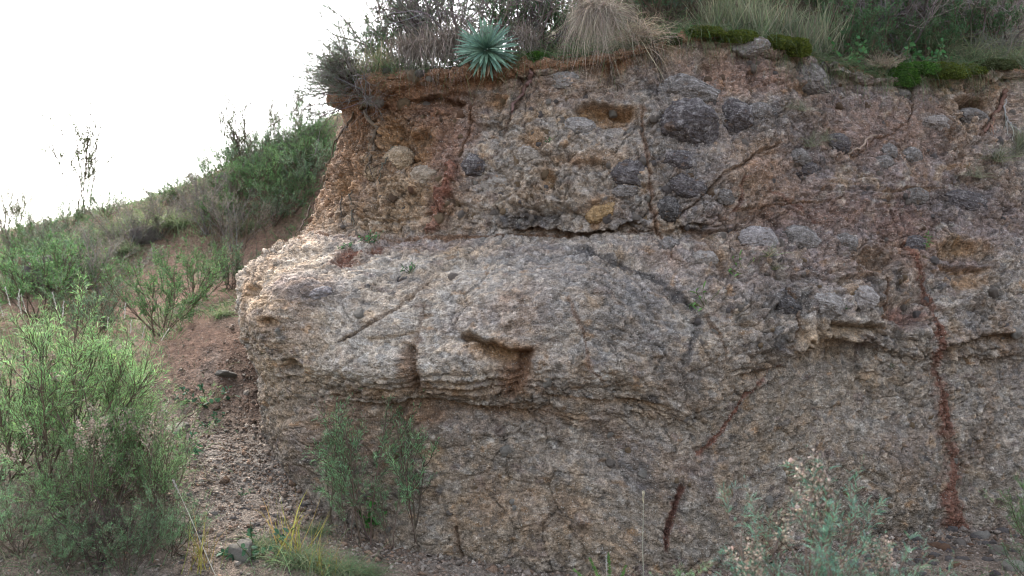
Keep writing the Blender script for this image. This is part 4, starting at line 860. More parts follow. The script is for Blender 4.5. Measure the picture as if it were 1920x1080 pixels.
T(GR1, 'grass_tuft', 'grass', 668, .1, .95, 'blue green grass tuft above the left soil lip', group='grass tufts on the turf')
T(GR1, 'grass_tuft', 'grass', 705, .08, .85, 'green grass tuft with straw blades right above the bare soil', group='grass tufts on the turf')
T(TW2, 'twiggy_shrub', 'shrub', 800, .5, 1.2, 'mauve grey tangle of twigs left of the rosette', up=.1)
T(TW1, 'twiggy_shrub', 'shrub', 855, .45, 1.2, 'pale grey twiggy shrub behind the matted dry grass')
T(TW2, 'twiggy_shrub', 'shrub', 905, .5, 1.2, 'mauve twiggy shrub directly behind the spiky rosette')
T(TW1, 'twiggy_shrub', 'shrub', 955, .5, 1.2, 'grey twiggy shrub above and right of the rosette')
T(SH2, 'shrub', 'shrub', 985, .4, .95, 'dark green shrub between the rosette and the big straw clump')
T(SH2, 'shrub', 'shrub', 1035, .7, .9, 'dark leafy shrub behind the big straw clump on its left')
T(SH1, 'shrub', 'shrub', 840, 1.0, 1.6, 'tall grey green shrub on the skyline left of the rosette')
T(SH2, 'shrub', 'shrub', 930, 1.0, 1.5, 'tall dark shrub on the skyline above the rosette')
T(SH2, 'shrub', 'shrub', 1180, .8, .9, 'dark green shrub behind the big straw clump on its right')
T(SH3, 'feathery_shrub', 'shrub', 1245, .45, .8, 'soft teal feathery shrub beside the dark stump root')
T(SH3, 'feathery_shrub', 'shrub', 1300, .5, .85, 'soft teal feathery shrub above the first moss patch')
for px, bk, s, lb in [(1345, .25, .8, 'upright pale grass above the largest dark boulder'), (1385, .3, .9, 'upright pale grass right of the teal shrubs'), (1425, .2, .85, 'upright pale grass above the round mossy bump'), (1465, .22, .9, 'tallest upright grass by the mossy bump'), (1510, .15, .7, 'thin upright grass right of the mossy bump'), (1540, .35, .9, 'pale grass in front of the bright green shrub')]:
    T(GR2, 'grass_tuft', 'grass', px, bk, s, lb, group='upright grass tufts')
T(SH2, 'shrub', 'shrub', 1585, .4, .7, 'bright green leafy shrub in the middle of the right turf')
T(SH2, 'shrub', 'shrub', 1615, .2, .5, 'small leafy shrub left of the dry fan shaped tuft')
T(GR3, 'dry_tuft', 'grass', 1652, .05, .75, 'dry fan shaped tuft standing on the turf edge', up=.02)
T(TW2, 'twiggy_shrub', 'shrub', 1640, .8, 1.0, 'dark mauve tangle of dead twigs high on the right slope')
T(TW1, 'twiggy_shrub', 'shrub', 1705, .5, .9, 'grey dead twigs above the bright green moss')
T(TW2, 'twiggy_shrub', 'shrub', 1760, .8, 1.1, 'shaded dead brush right of the grey twigs')
T(SH2, 'shrub', 'shrub', 1740, .35, .55, 'low green shrub behind the bright green moss')
T(SH2, 'shrub', 'shrub', 1800, .55, .7, 'dark green shrub above the long yellow moss cushion')
T(GR4, 'grass_tuft', 'grass', 1835, .3, .85, 'long arching grass near the right corner', group='arching grass tufts')
T(GR4, 'grass_tuft', 'grass', 1770, .5, .8, 'long arching grass above the yellow moss cushion', group='arching grass tufts')
T(GR4, 'grass_tuft', 'grass', 1905, .25, .85, 'long arching grass at the right edge of the turf', group='arching grass tufts')
T(TW1, 'twiggy_shrub', 'shrub', 1850, .5, 1.0, 'pale dead twigs hanging at the right corner')
T(TW2, 'twiggy_shrub', 'shrub', 1915, .6, 1.0, 'dark twigs at the right edge of the turf')
T(SH1, 'shrub', 'shrub', 1880, .15, .5, 'small grey shrub over the thick red brown root')
T(SH2, 'shrub', 'shrub', 1480, .9, 1.0, 'dark shrub behind the upright grass')
T(SH3, 'feathery_shrub', 'shrub', 1390, .9, 1.0, 'teal shrub high behind the upright grass')
T(SH1, 'shrub', 'shrub', 1550, 1.0, 1.0, 'grey green shrub high behind the bright green shrub')
for px, bk, s_, k, lb in [(1215, .5, .8, SH2, 'dark shrub in the gap right of the big straw clump'), (1330, .7, .9, SH2, 'dark shrub between the two teal ones'), (1440, .6, .7, SH2, 'dark shrub low behind the tallest upright grass'), (1570, .8, .9, SH2, 'dark shrub behind the bright green leafy one'), (1650, .45, .8, SH2, 'deep green shrub behind the dry fan shaped tuft'), (1690, .8, 1.0, SH2, 'deep green shrub under the grey dead twigs'),
    (1780, .35, .6, SH2, 'dark low shrub right above the yellow moss cushion'), (1840, .7, 1.0, SH2, 'dark shrub behind the long arching grass'), (1890, .5, .8, SH2, 'dark shrub behind the small grey one at the right'), (1620, 1.1, 1.1, SH2, 'tall dark shrub high on the right slope'), (1730, 1.2, 1.2, SH2, 'tall dark shrub behind the shaded dead brush'), (1500, 1.3, 1.1, SH2, 'tall dark shrub high above the mossy bump'), (1700, .12, .42, LFT, 'broad leaved green plant beside the bright green moss'), (1760, .15, .4, LFT, 'broad leaved green plant on the yellow moss cushion'), (1600, .1, .42, LFT, 'broad leaved plant at the foot of the bright green shrub')]:
    T(k, 'shrub' if k is SH2 else 'leafy_plant', 'shrub' if k is SH2 else 'plant', px, bk, s_ if k is SH2 else s_ * 2.4, lb)
MO = [(1320, 0, .16, .10, .05, 0, 'thin dark moss patch above the largest dark boulder'), (1385, 0, .18, .10, .06, 0, 'yellow green moss under the upright grass'), (1455, 0, .14, .10, .07, 0, 'yellow moss left of the round mossy bump'), (1492, 0, .10, .10, .10, 0, 'round mossy bump on the turf edge'), (1255, .0, .10, .08, .05, 1, 'olive moss beside the dark stump root'),
      (1690, 0, .13, .09, .13, 2, 'bright green moss hanging left of the yellow moss cushion'), (1725, .03, .16, .10, .06, 2, 'bright green moss patch behind the dry fan shaped tuft'), (1765, 0, .22, .12, .09, 0, 'long yellow moss cushion with a dark fringe'), (1815, .05, .2, .12, .05, 0, 'flat yellow moss at the right end of the turf'), (1865, 0, .18, .12, .05, 1, 'olive moss above the thick red brown root'), (1005, .03, .08, .06, .04, 2, 'small light green moss pad right of the rosette'), (672, .02, .12, .08, .05, 0, 'moss pad under the grass at the left shoulder')]
MC = [((.10, .115, .02), (.06, .08, .018)), ((.06, .07, .028), (.045, .05, .02)), ((.06, .13, .022), (.04, .085, .02))]
for i, (px, bk, rx, ry, rz, k, lb) in enumerate(MO):
    tag(link('moss_cushion', moss('moss_cushion', 80 + i, rx, ry, rz, *MC[k]), None, edge(px, bk) + Vector((0, -.03, -.01)), (R(25), 0, 0)), lb, 'moss')
# ------------------------------------------------------------------ small plants rooted in the face
LF1 = leafy('leafy_sprig', 91, 34, .16, .045, .018); LF2 = leafy('leafy_sprig', 92, 22, .2, .07, .014, (.10, .19, .06), LIME, .6, 5); TF = tuft('small_tuft', 93, 90, .2, .004, .7, .5, .02, (.10, .16, .07), STRAW, 4); TD = tuft('dry_small_tuft', 94, 160, .28, .0035, .9, .5, .04, (.27, .25, .19), (.17, .19, .1), 4)
def onface(parts, name, cat, px, py, s, lb, lean=.5, group=None):
    p, n, _ = face(px, py); return plant(name, parts, p - n * .01, s, RNG.uniform(-.6, .6), (R(40) * lean, 0), lb, cat, group)
for a in [(LF1, 'leafy_sprig', 'plant', 690, 456, .8, 'dark green leafy sprig on the ledge beside the red clay pocket'), (LF1, 'leafy_sprig', 'plant', 703, 452, .7, 'upright leafy sprig at the top of the red clay pocket'), (LF1, 'leafy_sprig', 'plant', 655, 464, .5, 'tiny sprig on the ledge left of the red clay pocket'), (LF1, 'leafy_sprig', 'plant', 768, 512, .75, 'dark green sprig alone on the pale bulge'), (LF1, 'leafy_sprig', 'plant', 640, 468, .4, 'smallest sprig on the left end of the ledge'),
          (LF2, 'leafy_sprig', 'plant', 1395, 515, 1.0, 'pale green sprig in the dark hollow below the light grey boulder'), (TF, 'grass_tuft', 'grass', 1438, 480, 1.0, 'little green tuft below the light grey boulder'), (LF2, 'leafy_sprig', 'plant', 1740, 462, .7, 'grey green sprig beside the top of the red seam'), (LF2, 'leafy_sprig', 'plant', 1326, 580, 1.1, 'upright yellow green sprig at the end of the black streak'), (LF1, 'leafy_sprig', 'plant', 1030, 270, .45, 'tiny green sprig high on the grey face'), (LF1, 'leafy_sprig', 'plant', 1422, 390, .45, 'tiny green sprig on the long thin crack'), (LF1, 'leafy_sprig', 'plant', 1590, 580, .4, 'tiny green sprig under the square block'),
          (TD, 'dry_tuft', 'grass', 1518, 272, 1.1, 'wispy pale grass between the two right boulders'), (TD, 'dry_tuft', 'grass', 1545, 262, .8, 'dry wisp of grass beside the purple boulder'), (TD, 'dry_tuft', 'grass', 1870, 300, 1.2, 'dry grey grass on the right face'), (TF, 'grass_tuft', 'grass', 1868, 298, 1.2, 'green tuft among dry grass on the right face'), (TD, 'dry_tuft', 'grass', 1905, 290, 1.3, 'dry grey grass at the right frame edge'), (TD, 'dry_tuft', 'grass', 1830, 330, .9, 'low dry grass left of the green tuft'), (GR2, 'grass_tuft', 'grass', 1912, 280, .45, 'upright pale grass at the right frame edge'), (TD, 'dry_tuft', 'grass', 1500, 205, .8, 'thin dry wisp below the dark flat boulder'), (TF, 'grass_tuft', 'grass', 1455, 505, .6, 'smallest green tuft on the grey face'), (LF1, 'leafy_sprig', 'plant', 1675, 690, .4, 'tiny sprig beside the red seam below the ledge')]:
    onface(*a)

# ------------------------------------------------------------------ ground plants
FB = [bush('feathery_bush', 120, 1.0, .42, 14, 150, 720, 14000, .046, .0026, (.155, .295, .12), (.25, .39, .15)), bush('feathery_bush', 121, 1.0, .5, 14, 150, 700, 12000, .045, .0026, (.14, .28, .12), (.23, .36, .15), flowers=26), bush('feathery_bush', 122, 1.0, .65, 12, 120, 560, 8000, .048, .0027, (.145, .29, .145), (.22, .37, .18))]
FL = bush('flowering_bush', 123, 1.0, .55, 12, 90, 330, 4600, .055, .0034, (.10, .22, .15), (.16, .29, .20), flowers=8, bark=(.12, .085, .065))
SL = [bush('slender_plant', 124 + i, 1.0, .26, 4, 38, 190, 2300, .045, .0036, (.17, .34, .16), (.24, .40, .20), lo=.35, base=.03) for i in range(2)]
for px, py, k, s, lb in [(95, 935, 0, 1.25, 'tallest bright green feathery bush at the left'), (215, 945, 0, .95, 'bright feathery bush next to the white plumed stalks'), (10, 905, 1, 1.0, 'feathery bush with buff seed heads at the left edge'), (290, 985, 1, .8, 'feathery bush with buff seed heads beside the gravel'), (160, 1000, 1, .8, 'feathery bush with seed heads below the tallest bush'), (40, 1045, 2, .55, 'low teal bush in the lower left corner'), (235, 1078, 2, .5, 'low teal bush at the bottom beside the bare stems'), (120, 1075, 2, .4, 'small dark bush at the bottom left'), (320, 1040, 2, .42, 'small green bush at the edge of the brown gravel'), (60, 830, 0, .9, 'feathery bush behind the tallest bush'), (180, 800, 0, .7, 'feathery bush just left of the talus')]:
    plant('feathery_bush', FB[k], foot(px, py), s, spin(), label=lb, cat='bush', group='feathery bushes at the lower left')
plant('twiggy_shrub', TW3, foot(185, 1075), .62, spin(), label='bare brown stems in the lower left bushes', cat='shrub')
for px, py, k, s, lb in [(615, 985, 0, .78, 'slender feathery plant at the foot of the nose'), (700, 1020, 1, 1.05, 'tallest slender feathery plant in front of the bank'), (785, 1035, 0, 1.02, 'slender feathery plant right of the tallest one'), (660, 1015, 1, .6, 'short bushy slender plant between the taller two'), (740, 1030, 1, .55, 'short slender plant below the round overhang')]:
    plant('slender_plant', SL[k], foot(px, py), (s * .9, s * .9, s), spin(), label=lb, cat='plant', group='slender plants before the rock face')
LF3 = leafy('leafy_plant', 130, 60, .3, .055, .03, (.07, .19, .05), (.10, .24, .06), .45, 6); LF4 = leafy('leafy_plant', 131, 60, .28, .05, .03, (.045, .10, .055), (.06, .13, .07), 1.3, 9)
plant('leafy_plant', LF3, foot(693, 1005), 1.25, spin(), label='bright green broad leaved plant among the slender ones', cat='plant')
for px, py, s, lb in [(385, 765, 1.1, 'dark green leafy plant on the upper gravel slope'), (350, 758, .8, 'dark leafy plant left of the larger one on the gravel'), (398, 800, .7, 'dark leafy plant below the larger one on the gravel'), (350, 850, .9, 'dark leafy plant where the bushes meet the gravel'), (475, 1050, 1.2, 'broad leaved grey green plant in the bottom gravel'), (455, 930, .35, 'tiny seedling on the brown gravel')]:
    plant('leafy_plant', LF4, foot(px, py), s, spin(), label=lb, cat='plant', group='dark leafy plants on the gravel')
GT = tuft('ground_tuft', 132, 420, .55, .0045, .8, .8, .08, (.09, .165, .075), (.2, .2, .11)); YT = tuft('yellow_blades', 133, 30, .5, .008, .25, .2, .05, (.20, .22, .05), (.32, .22, .08))
for px, py, p_, s, lb in [(560, 1060, GT, 1.0, 'arching grass tuft at the bottom below the nose'), (490, 1030, GT, .7, 'grass tuft left of the arching one'), (640, 1075, GT, .85, 'grass tuft at the bottom in front of the slender plants'), (590, 1000, GT, .55, 'small grass tuft against the foot of the nose'), (545, 1040, YT, 1.1, 'tall yellowish blades rising from the arching tuft'), (375, 1070, YT, .9, 'yellow green blades by the pale leaning stalk'), (605, 1078, YT, .7, 'rusty blades at the bottom of the tuft'), (690, 1078, GT, .5, 'low grass at the bottom under the tallest slender plant')]:
    plant('grass_tuft', p_, foot(px, py), s, spin(), label=lb, cat='grass', group='grass tufts at the foot of the bank')
plant('fern', fern('fern', 134, 5, .30), foot(1142, Y=6.75), 1.0, .1, label='bright green fern like sprig at the bottom centre', cat='fern')
for px, Y, s, k, lb in [(1560, 4.9, 1.0, FL, 'tall flowering bush with buff seed heads in front of the bank'), (1420, 4.7, .68, FL, 'low flowering bush left of the tall flowering one'), (1300, 4.9, .56, FB[2], 'low teal bush at the bottom right of the fern'), (1655, 4.8, .66, FL, 'low flowering bush right of the tall flowering one'), (1490, 4.3, .56, FB[2], 'low teal bush under the tall flowering one')]:
    plant('flowering_bush' if k is FL else 'feathery_bush', k, foot(px, Y=Y), s, spin(), label=lb, cat='bush', group='blurred bushes in front')
plant('feathery_bush', FB[0], foot(1935, Y=7.3), .55, spin(), label='bright green bush at the right frame edge', cat='bush')
plant('feathery_bush', FB[2], foot(1930, Y=6.6), .4, spin(), label='small teal bush at the lower right frame edge', cat='bush')
LB = tuft('broad_blades', 135, 9, .42, .016, .7, .5, .03, (.09, .22, .04), LIME, 6)
plant('grass_tuft', LB, foot(1745, Y=5.6), .9, spin(), label='few broad green blades in the lower right rubble', cat='grass'); plant('grass_tuft', LB, foot(1815, Y=5.5), .85, spin(), label='broad green blades at the very bottom right', cat='grass')
# plumed stalks
SK = [seed_stalk('plumed_stalk', 140 + i, .9, .15, (-.2, .05, .2, .45)[i]) for i in range(4)]
for px, py, k, s, lb, gr in [(225, 745, 1, .95, 'tallest white plumed stalk by the talus', 1), (238, 750, 1, .8, 'white plumed stalk right of the tallest', 1), (245, 752, 2, .75, 'white plumed stalk leaning right', 1), (240, 760, 3, .85, 'white plumed stalk leaning furthest right over the gravel', 1), (195, 720, 1, .7, 'white plumed stalk left of the tallest', 1)]:
    plant('plumed_stalk', SK[k], foot(px, py), s, RNG.uniform(-.2, .2), label=lb, cat='grass stalk', group='plumed stalks by the talus')
for px, py, k, s, lb in [(90, 745, 0, 1.0, 'third from the left'), (75, 740, 0, .95, 'fourth from the left'), (60, 740, 0, 1.05, 'leaning far left'), (140, 740, 0, 1.0, 'nearest the gravel'), (40, 735, 0, .9, 'second from the left'), (110, 745, 1, .9, 'upright and short'), (25, 740, 1, 1.0, 'closest to the left frame edge')]:
    plant('plumed_stalk', SK[k], foot(px, py), s * 1.1, RNG.uniform(-.4, .4), label='white plumed stalk behind the tallest feathery bush, ' + lb, cat='grass stalk', group='plumed stalks behind the feathery bush')
ST2 = seed_stalk('pale_stalk', 150, .75, .1, -.5, (.5, .46, .36)); plant('pale_stalk', ST2, foot(408, 1085), .95, 0, label='single pale stalk leaning left across the gravel', cat='grass stalk')
plant('pale_stalk', seed_stalk('pale_stalk', 151, .6, .05, .02, (.42, .38, .28), (.4, .35, .25)), foot(1203, Y=6.6), 1.2, 0, label='thin upright stalk in front of the muddy wall', cat='grass stalk')
plant('pale_stalk', seed_stalk('pale_stalk', 152, .28, .1, .0, (.5, .46, .36)), foot(1136, Y=6.7), 1.0, 0, label='short pale stalk standing in the fern', cat='grass stalk')

# ------------------------------------------------------------------ the hillside to the left
SAPS = [bush('sapling', 160 + i, 1.6, (.22, .3)[i], 7, 90, 420, 4200, .034, .011, (.085, .12, .055), (.12, .17, .06), lo=.3, base=.06, bark=(.11, .085, .065)) for i in range(2)]
for px, py, k, s, lb in [(155, 408, 0, 1.0, 'lone sapling on the skyline at the left'), (470, 330, 1, .80, 'sapling on the ridge beside the rock face'), (40, 440, 1, .5, 'low sapling at the far left of the skyline'), (560, 250, 0, .5, 'sapling just left of the overhanging shrub'), (10, 455, 0, .5, 'sparse sapling cut by the left frame edge'), (515, 268, 1, .45, 'spindly sapling between ridge and overhang')]:
    plant('sapling', SAPS[k], foot(px, py) , s, spin(), label=lb, cat='sapling')
HB = [bush('hill_bush', 170, 1.0, .8, 14, 110, 460, 9000, .042, .006, (.07, .155, .062), (.13, .22, .08)), bush('hill_bush', 171, 1.0, .7, 14, 100, 420, 7000, .042, .006, (.10, .175, .10), (.15, .20, .125)), bush('hill_bush', 172, 1.0, .9, 14, 100, 420, 3600, .04, .006, (.18, .155, .125), (.12, .14, .085), bark=GREYTWIG)]
HT = tuft('hill_tuft', 173, 700, .7, .009, .9, .8, .12, (.13, .20, .085), (.25, .26, .15))
for px, py, p_, nm, s, lb in [
 (300, 630, HB[0], 'hill_bush', .85, 'large rounded green bush left of the talus top'), (370, 570, HB[0], 'hill_bush', .75, 'green bush between the large one and the pale bulge'), (70, 600, HB[0], 'hill_bush', 1.0, 'bright green bush behind the left plumed stalks'), (180, 640, HB[1], 'hill_bush', .7, 'grey green bush behind the plumed stalks'), (20, 560, HB[1], 'hill_bush', .7, 'grey green bush at the left edge'),
 (190, 560, HB[2], 'hill_bush', .9, 'mauve brown seeding bush in the middle of the hillside'), (130, 520, HB[1], 'hill_bush', .7, 'grey bush near the dark hillside rocks'), (450, 395, HB[0], 'hill_bush', .85, 'green bush under the ridge sapling'), (500, 385, HB[0], 'hill_bush', .75, 'green bush on the ridge touching the rock face'), (565, 330, HB[0], 'hill_bush', .6, 'green bush beside the upper rock face'), (590, 280, HB[0], 'hill_bush', .5, 'green bush right under the overhanging shrub'), (540, 300, HB[2], 'hill_bush', .6, 'dull brown bush on the ridge'), (480, 310, HB[2], 'hill_bush', .55, 'brown brush under the ridge sapling'),
 (250, 470, HB[2], 'hill_bush', .8, 'brown brush below the big grassy tuft'), (300, 450, HB[2], 'hill_bush', .7, 'dark brush right of the hillside rock'), (390, 440, HB[2], 'hill_bush', .9, 'grey brush above the bare red patch'), (440, 470, HB[2], 'hill_bush', .8, 'grey brush beside the bare upright twigs'), (430, 545, HB[1], 'hill_bush', .6, 'small bush hugging the pale bulge'), (200, 412, HB[0], 'hill_bush', .55, 'dark bush on the skyline right of the lone sapling'), (130, 425, HB[0], 'hill_bush', .5, 'leafy bush at the foot of the lone sapling'), (60, 455, HB[0], 'hill_bush', .5, 'low bush on the far left skyline'), (340, 372, HB[0], 'hill_bush', .45, 'yellow green bush on the middle skyline'), (425, 335, HB[0], 'hill_bush', .5, 'bush at the step of the skyline'), (120, 560, HB[0], 'hill_bush', .8, 'green bush left of the mauve brown bush'),
 (330, 425, HT, 'hill_tuft', .95, 'big pale grassy tuft in the middle of the hillside'), (270, 420, HT, 'hill_tuft', .8, 'grassy tuft left of the big one'), (220, 440, HT, 'hill_tuft', .8, 'grassy tuft halfway to the lone sapling'), (160, 455, HT, 'hill_tuft', .7, 'grassy tuft below the lone sapling'), (90, 470, HT, 'hill_tuft', .7, 'grassy tuft at the left below the skyline'), (30, 490, HT, 'hill_tuft', .7, 'grassy tuft at the left frame edge'), (420, 400, HT, 'hill_tuft', .8, 'grassy tuft above the bare twigs'), (150, 500, HT, 'hill_tuft', .6, 'grassy tuft beside the hillside rocks'), (470, 430, HT, 'hill_tuft', .6, 'grassy tuft beside the upper corner of the ledge'), (60, 530, HT, 'hill_tuft', .7, 'grassy tuft above the bright green bush'), (420, 590, HT, 'hill_tuft', .35, 'dark grassy tuft where the talus meets the pale bulge'),
 (600, 318, HB[0], 'hill_bush', .5, 'green bush tight against the upper rock corner'), (580, 365, HB[1], 'hill_bush', .7, 'grey green bush behind the upper rock corner'), (545, 405, HB[0], 'hill_bush', .6, 'green bush behind the dark corner root'), (515, 425, HB[1], 'hill_bush', .55, 'grey green bush behind the end of the ledge'), (530, 350, HB[0], 'hill_bush', .6, 'green bush in the middle of the slope beside the rock'), (490, 355, HB[1], 'hill_bush', .8, 'pale bush below the brown ridge brush'), (420, 440, HB[0], 'hill_bush', .6, 'green bush over the bare red patch')]:
    plant(nm, p_, foot(px, py), s, spin(), label=lb, cat='bush' if nm == 'hill_bush' else 'grass', group='bushes on the hillside' if nm == 'hill_bush' else 'grass tufts on the hillside')
rs = random.Random(33)
for i in range(34):
    k = rs.choice((0, 0, 1, 2, 2, 3)); px = rs.uniform(-20, 600); top_ = 470 - .38 * max(px, 0); py = top_ + rs.uniform(12, 150) * (1 - max(px, 0) / 900)
    if 250 < px < 430 and 470 < py < 545: continue
    p_, nm, lb = [(HB[0], 'hill_bush', 'low green scrub bush on the far hillside'), (HB[1], 'hill_bush', 'low grey green scrub bush on the far hillside'), (HB[2], 'hill_bush', 'low brown scrub bush on the far hillside'), (HT, 'hill_tuft', 'rough pale grass tuft on the far hillside')][k]
    plant(nm, p_, foot(px, py), rs.uniform(.32, .6), spin(), label=lb, cat='bush' if k < 3 else 'grass', group=lb[:-1] + 'es' if False else lb.replace('bush', 'bushes').replace('tuft', 'tufts'))
BT = sapling('bare_twig', 180, 1.2, (.12, .12, .07), 30, .03, .01, clump=12)
for px, py, s, lb in [(428, 535, .6, 'dark bare twig nearest the pale bulge'), (480, 478, .42, 'dark upright twig at the shoulder of the bulge'), (500, 462, .40, 'short dark twig beside the ledge corner'), (385, 560, .62, 'dark leaning twig in front of the red patch'), (455, 505, .5, 'slim dark twig between the two tallest bare ones')]:
    plant('bare_twig', BT, foot(px, py), s, spin(), label=lb, cat='twig', group='bare twigs left of the bulge')

# ------------------------------------------------------------------ loose stones, gravel, and the grass nobody could count
def stone(px, py, s, k, lb, where='ground', group=None, flat=.7, n='stone'):
    p = foot(px, py) if where == 'ground' else (face(px, py)[0] if where == 'face' else edge(px, 0))
    o = link(n, SM[k], None, p + Vector((0, 0, s * .25)), (RNG.uniform(-.3, .3), RNG.uniform(-.3, .3), spin()), (s, s * RNG.uniform(.7, 1), s * flat)); return tag(o, lb, 'stone', group)
stone(776, 148, .075, 2, 'largest tan stone on the bare soil under the dry grass', 'face'); stone(788, 140, .05, 1, 'grey stone touching the largest tan stone', 'face'); stone(806, 148, .045, 3, 'pale stone right of the largest tan stone', 'face'); stone(793, 157, .04, 2, 'small tan stone below the largest one', 'face'); stone(726, 135, .05, 1, 'grey stone at the left end of the bare soil', 'face'); stone(972, 110, .05, 2, 'tan stone just right of the spiky rosette', 'face')
stone(424, 706, .11, 3, 'flat pale slab lying on the upper talus', flat=.3); stone(300, 775, .06, 6, 'rusty stone on the talus beside the bushes'); stone(330, 810, .12, 3, 'pale flat stone where the talus meets the bushes', flat=.4); stone(455, 1045, .10, 3, 'pale upright stone beside the broad leaved plant', flat=1.1)
stone(272, 452, .22, 1, 'blue grey rock on the middle of the hillside', n='rock'); stone(90, 530, .38, 5, 'largest grey rock at the left of the hillside', n='rock'); stone(60, 512, .28, 4, 'brown rock leaning on the largest grey one', n='rock'); stone(425, 345, .2, 5, 'grey rock near the skyline step', n='rock')
rs = random.Random(21)
big_ = [(1715, 1014, .06, 1, 'mauve block at the top of the rubble'), (1785, 996, .06, 1, 'grey block at the foot of the red seam'), (1800, 1022, .065, 0, 'tan grey block in the middle of the rubble'), (1770, 1030, .06, 6, 'rusty red stone in the rubble row'), (1755, 1026, .05, 6, 'red stone beside the rusty one'), (1872, 1040, .085, 0, 'largest pale block in the lower right rubble'), (1905, 1070, .09, 3, 'pale block in the bottom right corner'), (1840, 1008, .07, 3, 'pale angular stone on the right of the rubble'), (1880, 1000, .06, 1, 'grey stone against the wall foot at the right'), (1600, 1058, .05, 0, 'brown stone near the flowering bush')]
for a in big_: stone(*a)
for _ in range(90):
    px = rs.uniform(1580, 1919); py = rs.uniform(1005, 1078)
    if px < 1680 and py < 1030: continue
    k = rs.choice((0, 1, 4, 5, 4, 6, 1)); cn = ('tan', 'grey', 'ochre', 'pale', 'brown', 'mauve', 'rust')[k]
    stone(px, py, rs.uniform(.02, .045), k, 'fist sized ' + cn + ' stone in the rubble under the red seam', group=cn + ' rubble stones at the lower right')
for _ in range(70):
    px = rs.uniform(330, 620); py = rs.uniform(880, 1075)
    k = rs.choice((0, 1, 4, 1, 3)); cn = ('tan', 'grey', 'ochre', 'pale', 'brown')[k]
    stone(px, py, rs.uniform(.018, .036), k, 'small ' + cn + ' stone on the brown gravel below the talus', group='small ' + cn + ' stones on the gravel')
def gravel(n, fx, size, seed, cols):
    rg = np.random.default_rng(seed); x, y = fx(rg, n); z = ground_z(x, y); r = size * rg.lognormal(0, .45, len(x))
    c = np.array(cols)[rg.integers(0, len(cols), len(x))] * (1 + .2 * rg.normal(size=(len(x), 1)))
    o = np.array([[1, 0, 0], [0, 1, 0], [-1, 0, 0], [0, -1, 0], [0, 0, .8], [0, 0, -.8]]); m = len(x)
    V = np.stack([x, y, z + r * .25], 1)[:, None] + (o[None] + .32 * rg.normal(size=(m, 6, 3))) * r[:, None, None]
    f = np.array([[4, 0, 1], [4, 1, 2], [4, 2, 3], [4, 3, 0], [5, 1, 0], [5, 2, 1], [5, 3, 2], [5, 0, 3]])
    F = (np.arange(m)[:, None, None] * 6 + f[None]).reshape(-1, 3)
    return mesh_from('gravel', V.reshape(-1, 3), F, M_boulder, True, np.repeat(np.clip(c, .05, .6), 6, axis=0))
gc = [(.26, .21, .172), (.22, .168, .13), (.18, .13, .098), (.30, .255, .21), (.22, .145, .10)]
def f_talus(rg, n): return rg.normal(-2.2, .75, n), rg.normal(8.1, .8, n)
def f_front(rg, n): return rg.uniform(-3.6, 5.2, n), rg.uniform(5.8, 8.6, n)
tag(link('gravel', gravel(22000, f_talus, .0062, 31, gc)), 'pale gravel covering the talus slope', 'gravel', kind='stuff')
tag(link('gravel', gravel(16000, f_front, .009, 32, gc)), 'brown gravel along the foot of the bank', 'gravel', kind='stuff')
def f_foot(rg, n):
    c = rg.integers(60, NC - 60, n); o = np.abs(rg.normal(0, .22, n)); return P0[NR1, c, 0] + ncn[c, 0] * (o + .02), P0[NR1, c, 1] + ncn[c, 1] * (o + .02)
tag(link('rubble', gravel(3600, f_foot, .012, 33, gc)), 'crumbled lumps fallen along the foot of the rock face', 'rubble', kind='stuff')
def scatter_grass(n, fx, L, W, seed, c, c2, droop=.6, spread=.7):
    rg = np.random.default_rng(seed); x, y = fx(rg, n); z = ground_z(x, y); g = Geo(); m = len(x)
    D = unit(np.concatenate([rg.normal(size=(m, 2)) * spread, np.ones((m, 1))], 1)); ribbons(g, rg, np.stack([x, y, z - .01], 1), D, L * rg.uniform(.4, 1.3, m), W, tints(rg, m, c, .25, c2), 3, droop * rg.uniform(.4, 1.4, m), 'blade', .08)
    return g.mesh('grass', M_leaf)
def f_hill(rg, n):
    x = rg.uniform(-12, -1.0, n); y = rg.uniform(9.8, 17.5, n); k = (fbm(x * .9, y * .9, 3, 77) > -.22) & ~((np.abs(x + 3.9) < .8) & (np.abs(y - 12.0) < .8)) & ~((x > -3.3) & (y < 10.1)); return x[k], y[k]
def f_left(rg, n):
    x = rg.uniform(-5.5, -2.2, n); y = rg.uniform(5.6, 9.8, n); k = x < -2.5 - .35 * (y - 7.2) + .3 * rg.normal(size=n); return x[k], y[k]
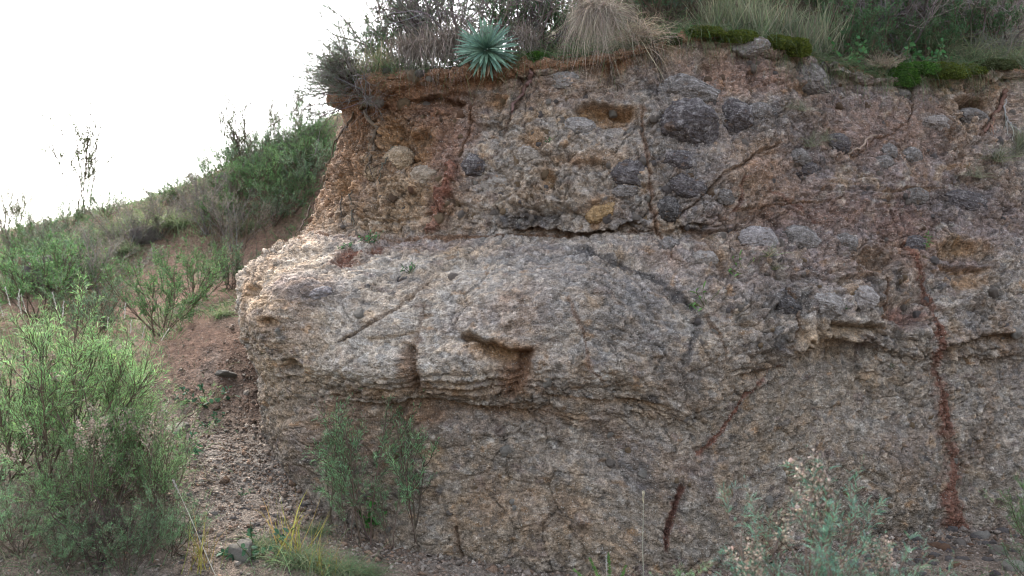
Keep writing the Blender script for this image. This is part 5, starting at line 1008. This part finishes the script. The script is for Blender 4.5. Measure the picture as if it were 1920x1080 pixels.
def f_bottom(rg, n):
    x = rg.uniform(-2.2, 4.4, n); y = rg.uniform(5.2, 7.0, n); k = (fbm(x * 1.2, y * 1.2, 3, 78) > .05); return x[k], y[k]
tag(link('grass', scatter_grass(40000, f_hill, .30, .009, 41, (.095, .175, .07), (.19, .18, .11))), 'rough green grass covering the far hillside', 'grass', kind='stuff')
tag(link('grass', scatter_grass(16000, f_left, .22, .005, 42, (.085, .15, .07), (.19, .16, .11))), 'short grass under the bushes at the left', 'grass', kind='stuff')
tag(link('grass', scatter_grass(4500, f_bottom, .20, .004, 43, (.085, .155, .07), (.2, .17, .11))), 'sparse grass at the foot of the bank', 'grass', kind='stuff')
rg = np.random.default_rng(46); n = 5200; c_ = rg.integers(0, NC, n); c_ = c_[(_ui[cap_top, c_] > 1215) | (rg.random(n) < .22)]; n = len(c_); r_ = cap_top + rg.integers(-3, 7, n)
P = PF[r_, c_].astype(float); P[:, 2] -= .01; D = unit(rg.normal(size=(n, 3)) * np.array([.7, .35, .3]) + np.array([0, -.6, .45])); g = Geo()
ribbons(g, rg, P, D, .17 * rg.uniform(.3, 1.4, n), .0042, tints(rg, n, (.075, .16, .05), .35, (.22, .19, .12)), 4, rg.uniform(.6, 2.2, n), 'blade', .12)
tag(link('grass', g.mesh('grass', M_leaf)), 'short grass draping over the top edge of the rock face', 'grass', kind='stuff')
# undergrowth on the turf slope
rg = np.random.default_rng(44); n = 30000; r_ = NR1 + NR2 - 1 + (rg.random(n) ** 1.25 * (NR3 - 1)).astype(int); c_ = rg.integers(20, NC - 12, n); P = PF[r_, c_].astype(float); P += rg.normal(size=P.shape) * .02
k = P[:, 0] < 7; P = P[k]; n = len(P); g = Geo(); D = unit(np.concatenate([rg.normal(size=(n, 2)) * .9, np.full((n, 1), .7)], 1)); D[:, 1] -= .25
ti = tints(rg, n, (.06, .125, .045), .35, (.15, .135, .085)); ribbons(g, rg, P, unit(D), .26 * rg.uniform(.3, 1.3, n), .0045, ti, 4, rg.uniform(.2, 1.2, n), 'blade', .12)
tag(link('undergrowth', g.mesh('undergrowth', M_leaf)), 'matted grass and dead stems over the turf slope', 'undergrowth', kind='stuff')
